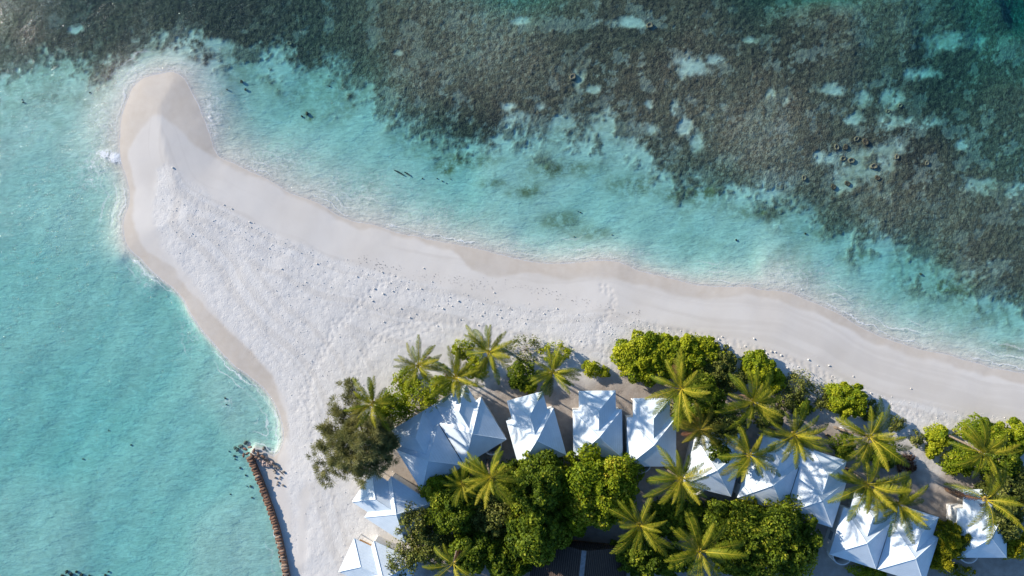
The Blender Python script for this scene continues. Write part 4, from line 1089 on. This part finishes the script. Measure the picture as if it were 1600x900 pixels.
# --- casuarina: feathery grey-green boughs
def casuarina():
    rs = np.random.RandomState(77)
    h = 11.0
    x, y = P(562, 684, h * 0.6)
    g = gz(x, y)
    root = empty("casuarina_tree", (x, y, g), 0)
    tag(root, "feathery grey-green casuarina spreading over the sand at the left end of the grove", "tree")
    k = 0.1 * (HC - 5) / HC
    MB().tube([(0, 0, -0.3), (0.2, 0.1, 2), (0.3, 0.3, 4.2), (0.5, 0.2, 6.2)], [0.26, 0.22, 0.16, 0.07], 9).build("trunk", M["bark"], root, True)
    boughs = [(546, 604, 4.6), (528, 642, 4.8), (508, 672, 4.6), (499, 700, 4.3), (502, 738, 3.8), (530, 742, 4.0), (560, 748, 4.2), (588, 738, 4.4), (608, 722, 4.6), (616, 690, 5.0), (600, 660, 5.6), (580, 662, 6.4), (545, 660, 6.0), (530, 690, 6.0), (548, 714, 6.0), (575, 716, 6.2), (585, 690, 6.8), (560, 690, 7.4), (524, 712, 5.2), (538, 676, 6.4), (604, 700, 5.6), (566, 735, 5.2), (596, 674, 6.0), (556, 640, 5.0)]
    pts, drs = [], []
    for (u, v, z) in boughs:
        z = z * 1.55
        bx, by = P(u, v, z + g); bx -= x; by -= y
        s = Vector((0.25, 0.2, min(z * 0.6, 4.5))); e = Vector((bx, by, z))
        mid = (s + e) * 0.5 + Vector((0, 0, 0.5))
        MB().tube([s, mid, e], [0.07, 0.05, 0.015], 6).build("limb", M["bark"], root, True)
        d_ = (e - s); d_.z *= 0.4; d_.normalize()
        big = 1.1 if z > 5.5 else 0.95
        for j in range(26):                                    # tufts along the bough's outer part
            c = mid.lerp(e, rs.uniform(0.15, 1.08)) + Vector(rs.normal(size=3) * np.array([0.62, 0.62, 0.3]))
            m = 110
            dd = rs.normal(size=(m, 3)) * 0.55 + np.array(d_) * 0.7 + np.array([0, 0, 0.12])
            dd /= np.linalg.norm(dd, axis=1, keepdims=True)
            rad = rs.rand(m, 1) ** 0.6 * 0.62 * big
            pts.append(np.array(c) + dd * rad * np.array([1, 1, 0.7])); drs.append(dd)
    pts = np.concatenate(pts); drs = np.concatenate(drs)
    n = len(pts)
    L = (0.22 + 0.3 * rs.rand(n))[:, None]; Wd = 0.028
    sd_ = np.cross(drs, rs.normal(size=(n, 3))); sd_ /= np.linalg.norm(sd_, axis=1, keepdims=True)
    tip = pts + drs * L + np.array([0, 0, -0.06])
    V_ = np.stack([pts - sd_ * Wd, pts + sd_ * Wd, tip + sd_ * Wd * 0.5, tip - sd_ * Wd * 0.5], 1).reshape(-1, 3)
    tint = np.clip(0.5 + (fbm(pts[:, 0] * 0.8, pts[:, 1] * 0.8, 1, 3) - 0.5) * 1.2 + rs.normal(size=n) * 0.15, 0, 1)
    link("crown", np_mesh("crown", V_, np.arange(4 * n).reshape(-1, 4), False, tint), root, M["needle"])
casuarina()

# ------------------------------------------------------------------ groyne of bags, spur of logs, rocks
def groyne():
    line = [(392, 712), (399, 729), (408, 750), (417, 775), (425, 797), (433, 822), (439, 846), (444, 869), (449, 895), (455, 925), (462, 955)]
    pts = smooth_poly(line, 0.15, False)
    seg = np.linalg.norm(np.diff(pts, axis=0), axis=1); cum = np.concatenate([[0], np.cumsum(seg)])
    zt = 0.85
    rx, ry = pts[0]
    root = empty("groyne", (rx, ry, 0), 0)
    tag(root, "long curved groyne of brown stacked bags running along the water's edge", "groyne")
    def at(s):
        i = min(np.searchsorted(cum, s, 'right') - 1, len(pts) - 2)
        t = (s - cum[i]) / seg[i]
        p = pts[i] * (1 - t) + pts[i + 1] * t
        d_ = (pts[i + 1] - pts[i]) / seg[i]
        return p, d_
    # core
    mb = MB(); vs, fs = [], []
    ns = 60
    for k in range(ns + 1):
        p, d_ = at(cum[-1] * k / ns * 0.999)
        nrm = np.array([-d_[1], d_[0]])                       # towards the land side or sea side
        for o_, z in ((-0.52, -2.2), (-0.40, 0.58), (0.40, 0.58), (0.52, -2.2)):
            q = p + nrm * o_
            vs.append((q[0] - rx, q[1] - ry, z))
    for k in range(ns):
        for j in range(4):
            j2 = (j + 1) % 4
            fs.append((4 * k + j, 4 * k + j2, 4 * k + 4 + j2, 4 * k + 4 + j))
    fs += [(0, 1, 2, 3), (4 * ns + 3, 4 * ns + 2, 4 * ns + 1, 4 * ns)]
    mb.poly(vs, fs).build("core", M["bag"], root)
    bag_m = [ico(0.5, 40 + i, (0.98, 0.46, 0.32), 3, 0.12) for i in range(4)]
    edge_m = [ico(0.5, 60 + i, (0.50, 0.26, 0.30), 2, 0.12) for i in range(3)]
    for m_ in bag_m + edge_m:
        m_.polygons.foreach_set("use_smooth", [True] * len(m_.polygons))
    rs = np.random.RandomState(8)
    def bag(me, p, z, ang, pale, name="bag", tilt=0.0, sc=1.0):
        o = link(name, me, root)
        if not me.materials: me.materials.append(M["bag"])
        if pale:
            o.material_slots[0].link = 'OBJECT'; o.material_slots[0].material = M["bag_pale"]
        o.location = (p[0] - rx, p[1] - ry, z)
        o.rotation_euler = (tilt, rs.normal() * 0.06, ang)
        o.scale = (sc, sc, sc)
    s = 0.25
    while s < cum[-1] - 0.2:
        p, d_ = at(s)
        a = math.atan2(d_[1], d_[0]) + math.pi / 2 + rs.normal() * 0.16
        bag(bag_m[rs.randint(4)], p, 0.62 + rs.normal() * 0.07, a, rs.rand() < (0.15 if s < 11 else 0.5), sc=rs.uniform(0.75, 1.12), tilt=rs.normal() * 0.18)
        s += rs.uniform(0.38, 0.50)
    s = 0.6
    while s < cum[-1] - 0.3:                                   # sea-side footing course
        p, d_ = at(s)
        nrm = np.array([d_[1], -d_[0]])
        q = p + nrm * (0.58 + rs.normal() * 0.05)
        bag(edge_m[rs.randint(3)], q, 0.30 + rs.normal() * 0.05, math.atan2(d_[1], d_[0]), rs.rand() < 0.55, "footing_bag")
        s += rs.uniform(0.62, 0.9)
    for u, v in [(383, 702), (390, 699), (397, 704), (403, 709), (386, 709), (393, 711), (400, 715), (406, 716), (381, 711), (388, 716), (411, 714)]:
        p = P(u, v, 0.6)
        bag(bag_m[rs.randint(4)], p, 0.42 + rs.uniform(0, 0.25), rs.uniform(0, 3.1), rs.rand() < 0.3, sc=0.8)
groyne()

x0, y0, _ = ground_at(404, 710); x1, y1, z1 = ground_at(438, 732)
o = MB().tube([(x0, y0, 0.75), ((x0 + x1) / 2, (y0 + y1) / 2 + 0.05, 0.62), (x1, y1, z1 + 0.08)], [0.13, 0.12, 0.09], 9).build("timber_log", M["log"], None, True)
tag(o, "long grey log lying from the groyne head across to the sand", "log")
x0, y0, z0 = ground_at(436, 735); x1, y1, z1 = ground_at(443, 742)
tag(MB().tube([(x0, y0, z0 + 0.06), (x1, y1, z1 + 0.05)], [0.06, 0.04], 8).build("driftwood_stick", M["log"], None, True), "thin pale stick on the sand past the end of the long groyne log", "stick")

rock_me = [ico(0.34, 200 + i, (1.0, 0.8, 0.6), 2, 0.3) for i in range(5)]
rs = np.random.RandomState(31)
def place_rock(u, v, s, mat, label, cat, group, sink=0.3, name="rock", meshes=rock_me, minz=None):
    x, y, z = ground_at(u, v)
    if minz is not None: z = max(z, minz)
    me = meshes[rs.randint(len(meshes))]
    if not me.materials: me.materials.append(mat)
    o = link(name, me)
    if me.materials[0] != mat:
        o.material_slots[0].link = 'OBJECT'; o.material_slots[0].material = mat
    o.location = (x, y, z + 0.34 * 0.6 * s * (1 - sink * 2) + 0.02)
    o.rotation_euler = (rs.normal() * 0.2, rs.normal() * 0.2, rs.uniform(0, 6.28))
    o.scale = (s, s * rs.uniform(0.8, 1.2), s)
    tag(o, label, cat, group)
    return o
for u, v in [(372, 703), (367, 713), (371, 717), (366, 699), (377, 694), (386, 692), (402, 697), (411, 700), (420, 704), (376, 731), (381, 745), (387, 757), (384, 763), (393, 776)]:
    place_rock(u + rs.normal() * 2, v + rs.normal() * 2, 0.3 + 0.9 * rs.rand() ** 1.5, M["rock_dark"], "dark wet rock in the shallow water around the groyne head", "rock", "dark rocks around the groyne head", 0.2)
for u, v in [(408, 712), (411, 716), (413, 721), (416, 725), (405, 716), (419, 722), (409, 720), (415, 717), (421, 727), (412, 726), (418, 718), (424, 723)]:
    place_rock(u + rs.normal() * 0.6, v + rs.normal() * 0.6, rs.uniform(0.8, 1.4), M["rock_pink"], "pinkish rubble stone heaped on the sand side of the groyne log", "stone", "rubble heaped behind the groyne log", 0.05)
for u, v in [(430, 729), (428, 735), (432, 733), (434, 729), (430, 738), (436, 731), (443, 737), (430, 746), (434, 753), (437, 748), (442, 758), (433, 757), (438, 745)]:
    place_rock(u, v, rs.uniform(0.4, 0.9), M["stone_dark"], "grey stone lying loose on the sand near the end of the groyne log", "stone", "loose grey stones by the groyne log", 0.1)

# ------------------------------------------------------------------ coral stones on the dry sand
stone_me = [ico(0.34, 300 + i, (1.0, 0.85, 0.7), 2, 0.22) for i in range(5)]
rs = np.random.RandomState(64)
LB = "white lump of coral stone lying on the dry beach sand"
GB = "white coral stones scattered over the beach"
spots = [(597, 425), (662, 419), (675, 440), (658, 451), (636, 451), (614, 455), (585, 451), (599, 459), (577, 463), (582, 470), (626, 482), (640, 496), (600, 503), (716, 470), (706, 478), (692, 482), (747, 508), (752, 493), (796, 482), (781, 484), (772, 457), (820, 505), (903, 501), (942, 518), (870, 482), (850, 490),
         (1123, 530), (1128, 526), (1178, 529), (1164, 541), (1193, 547), (1198, 552), (1211, 550), (1220, 555), (1193, 546), (1247, 573), (1252, 580), (1278, 571), (1295, 571), (1280, 590), (1300, 588), (1263, 562), (1230, 575), (1333, 588), (1423, 607), (1140, 541), (1205, 549), (270, 262), (350, 320), (362, 326), (420, 388), (470, 395), (495, 412), (390, 347), (440, 420), (300, 365)]
for u, v in spots:
    place_rock(u, v, rs.uniform(0.24, 0.44), M["stone"], LB, "stone", GB, 0.15, "coral_stone", stone_me)
k = 0
while k < 110:
    if rs.rand() < 0.62:
        u = rs.uniform(420, 1000); v = 405 + (u - 420) * 0.14 + rs.normal() * 28 + 28
    else:
        u = rs.uniform(1000, 1420); v = 505 + (u - 1000) * 0.30 + rs.normal() * 14 + 8
    x, y, z = ground_at(u, v)
    if sample(SD_ROUGH, x, y) < 0.3 or sample(SD_DIRT, x, y) > -1.0: continue
    place_rock(u, v, 0.13 + 0.18 * rs.rand() ** 2.2, M["stone"], LB, "stone", GB, 0.1, "coral_stone", stone_me)
    k += 1
# fine rubble and wrack: nobody could count it
def rubble(n, pick, size, mat, name, lim=-0.2):
    vs, fs = [], []
    done = 0
    base = np.array([(1, 0, 0), (0, 1, 0), (-1, 0, 0), (0, -1, 0), (0, 0, 0.8), (0, 0, -0.6)], float)
    tri = [(0, 1, 4), (1, 2, 4), (2, 3, 4), (3, 0, 4), (1, 0, 5), (2, 1, 5), (3, 2, 5), (0, 3, 5)]
    while done < n:
        u, v = pick()
        x, y, z = ground_at(u, v)
        if sample(SD_ROUGH, x, y) < lim or sample(SD_SHORE, x, y) < 1.5: continue
        s = size[0] + (size[1] - size[0]) * rs.rand() ** 2
        q = base * (s * (0.7 + 0.6 * rs.rand(6, 1)))
        a = rs.uniform(0, 6.28); c, sn = math.cos(a), math.sin(a)
        q = np.stack([q[:, 0] * c - q[:, 1] * sn, q[:, 0] * sn + q[:, 1] * c, q[:, 2]], 1) + np.array([x, y, z + s * 0.25])
        b = len(vs); vs += [tuple(p) for p in q]; fs += [tuple(b + i for i in t) for t in tri]
        done += 1
    mb = MB(); mb.v, mb.f = vs, fs
    return mb.build(name, mat)
def pick_a():
    r_ = rs.rand()
    if r_ < 0.55:
        u = rs.uniform(250, 1000); return u, 300 + (u - 250) * 0.27 + abs(rs.normal()) * 40
    if r_ < 0.8:
        u = rs.uniform(980, 1600); return u, 500 + (u - 980) * 0.27 + rs.normal() * 12
    return rs.uniform(450, 620), rs.uniform(420, 880)
tag(rubble(1100, pick_a, (0.03, 0.10), M["stone"], "coral_rubble"), "fine white coral rubble strewn over the dry sand", "rubble", None, "stuff")
def pick_b():
    u = 560 + 440 * (0.5 + 0.5 * math.sin(rs.uniform(-1.57, 1.57) * 1.0)) if rs.rand() < 0.4 else rs.choice([600, 700, 745, 830, 905]) + rs.normal() * 26
    return u, 408 + (u - 560) * 0.18 + 5 * math.sin(u * 0.021) + rs.normal() * 5.0
tag(rubble(420, pick_b, (0.02, 0.07), M["stone_dark"], "beach_wrack", -9), "thin dark line of grey wrack along the middle of the beach", "wrack", None, "stuff")

# ------------------------------------------------------------------ coral heads, sunken wood and small things
def coral_head_mesh(rad, seed, dish):
    rs_ = np.random.RandomState(seed)
    mb = MB(); n, prof = 20, [(1.05, -0.25), (1.0, 0.18), (0.9, 0.36), (0.72, 0.42), (0.5, 0.42 - dish), (0.25, 0.42 - dish * 1.2)]
    vs, fs = [], []
    wob = [1 + 0.14 * math.sin(2 * a_ * math.pi * 2 / n + seed) + 0.08 * rs_.normal() for a_ in range(n)]
    for r_, z in prof:
        for k in range(n):
            w = 2 * math.pi * k / n
            vs.append((rad * r_ * wob[k] * math.cos(w), rad * r_ * wob[k] * math.sin(w), rad * z * (1 + 0.12 * rs_.normal())))
    for i in range(len(prof) - 1):
        for k in range(n):
            k2 = (k + 1) % n
            fs.append((i * n + k, i * n + k2, (i + 1) * n + k2, (i + 1) * n + k))
    fs.append(tuple((len(prof) - 1) * n + k for k in range(n)))
    return mb.poly(vs, fs)
for i, (u, v, r_, dish) in enumerate([(1307, 230, 0.62, 0.3), (1321, 230, 0.6, 0.1), (1338, 217, 0.55, 0.3), (1317, 248, 0.6, 0.3), (1330, 251, 0.7, 0.25), (1371, 278, 0.55, 0.1), (1352, 222, 0.7, 0.1), (1401, 245, 0.55, 0.2), (1406, 165, 0.5, 0.25), (1387, 174, 0.45, 0.2), (1365, 260, 0.7, 0.2), (1324, 287, 0.6, 0.1), (1302, 292, 0.6, 0.1), (1256, 278, 0.55, 0.2), (1448, 255, 0.5, 0.2), (895, 120, 0.7, 0.2), (1015, 40, 0.7, 0.2), (453, 68, 0.5, 0.2)]):
    x, y, z = ground_at(u, v)
    o = coral_head_mesh(r_ * 0.72, 400 + i, dish).build("coral_boulder", M["head_rim"] if dish > 0.15 else M["head_a"], None, True)
    o.location = (x, y, z + 0.05)
    tag(o, "round tan coral head with a sunken middle under shallow water" if dish > 0.15 else "round brown coral head with a flat top under shallow water", "coral", "round coral heads on the reef")
for i, (u, v, r_) in enumerate([(37, 160, 0.45), (35, 156, 0.3), (141, 145, 0.4), (480, 178, 0.9), (472, 182, 0.5), (907, 332, 0.35), (903, 330, 0.22), (897, 370, 0.3), (956, 367, 0.32), (1150, 375, 0.5), (1258, 365, 0.5), (1438, 428, 0.6), (515, 135, 0.35), (378, 128, 0.8), (384, 140, 0.6), (355, 140, 0.4), (205, 695, 0.4), (130, 717, 0.35), (170, 672, 0.3), (352, 622, 0.5), (354, 632, 0.4), (660, 279, 0.3), (683, 279, 0.3), (691, 283, 0.3), (697, 286, 0.25), (704, 280, 0.25), (358, 705, 0.35), (360, 772, 0.3)]):
    place_rock(u, v, r_ * 0.36 / 0.34, M["head_a"], "small dark coral lump alone on the pale sea floor", "coral", "single coral lumps on the lagoon floor", 0.1, "coral_clump")
for u0, v0, u1, v1, lab in [(616, 266, 631, 274, "longer dark waterlogged log on the lagoon floor, left of its shorter twin"), (632, 269, 641, 275, "shorter dark waterlogged log on the lagoon floor, right of the longer one")]:
    xa, ya, za = ground_at(u0, v0); xb, yb, zb = ground_at(u1, v1)
    tag(MB().tube([(xa, ya, za + 0.1), ((xa + xb) / 2, (ya + yb) / 2 + 0.06, (za + zb) / 2 + 0.16), (xb, yb, zb + 0.1)], [0.06, 0.13, 0.08], 8).build("sunken_log", M["sunk"], None, True), lab, "log", "waterlogged logs in the lagoon")
# weedy reef scraps cut by the bottom edge of the lagoon
for u, v, r_ in [(105, 893, 0.8), (112, 897, 0.9), (120, 893, 0.6), (128, 898, 0.8), (98, 899, 0.7), (165, 898, 0.5), (170, 893, 0.4), (140, 899, 0.5)]:
    place_rock(u, v, r_ * 0.4 / 0.34, M["head_a"], "dark weedy coral lump at the bottom left of the lagoon", "coral", "dark coral lumps at the bottom of the lagoon", 0.1, "coral_clump")

x, y, z = ground_at(1313, 670)
me = ico(0.42, 501, (1.2, 0.8, 0.45), 3, 0.25)
o = link("white_sheet", me, None, M["white_sheet"]); o.location = (x, y, z + 0.15)
tag(o, "crumpled white sheet on shaded sand at the left of the broad fan palm", "sheet")
xa, ya, za = ground_at(1290, 678); xb, yb, zb = ground_at(1306, 690)
tag(MB().tube([(xa, ya, za + 0.2), ((xa + xb) / 2, (ya + yb) / 2, (za + zb) / 2 + 0.22), (xb, yb, zb + 0.1)], [0.2, 0.15, 0.08], 9).build("fallen_log", M["log"], None, True), "short fallen brown log on shaded sand near the crumpled white sheet", "log")
xa, ya, za = ground_at(962, 808)
o = MB().box(-1.5, 1.5, -0.32, 0.32, -0.05, 0.10).build("path_slab", M["slab"])
o.location = (xa, ya, za + 0.05); o.rotation_euler = (0, 0, R(-10))
tag(o, "pale concrete slab on dark ground under the edge of the bright green tree", "slab")
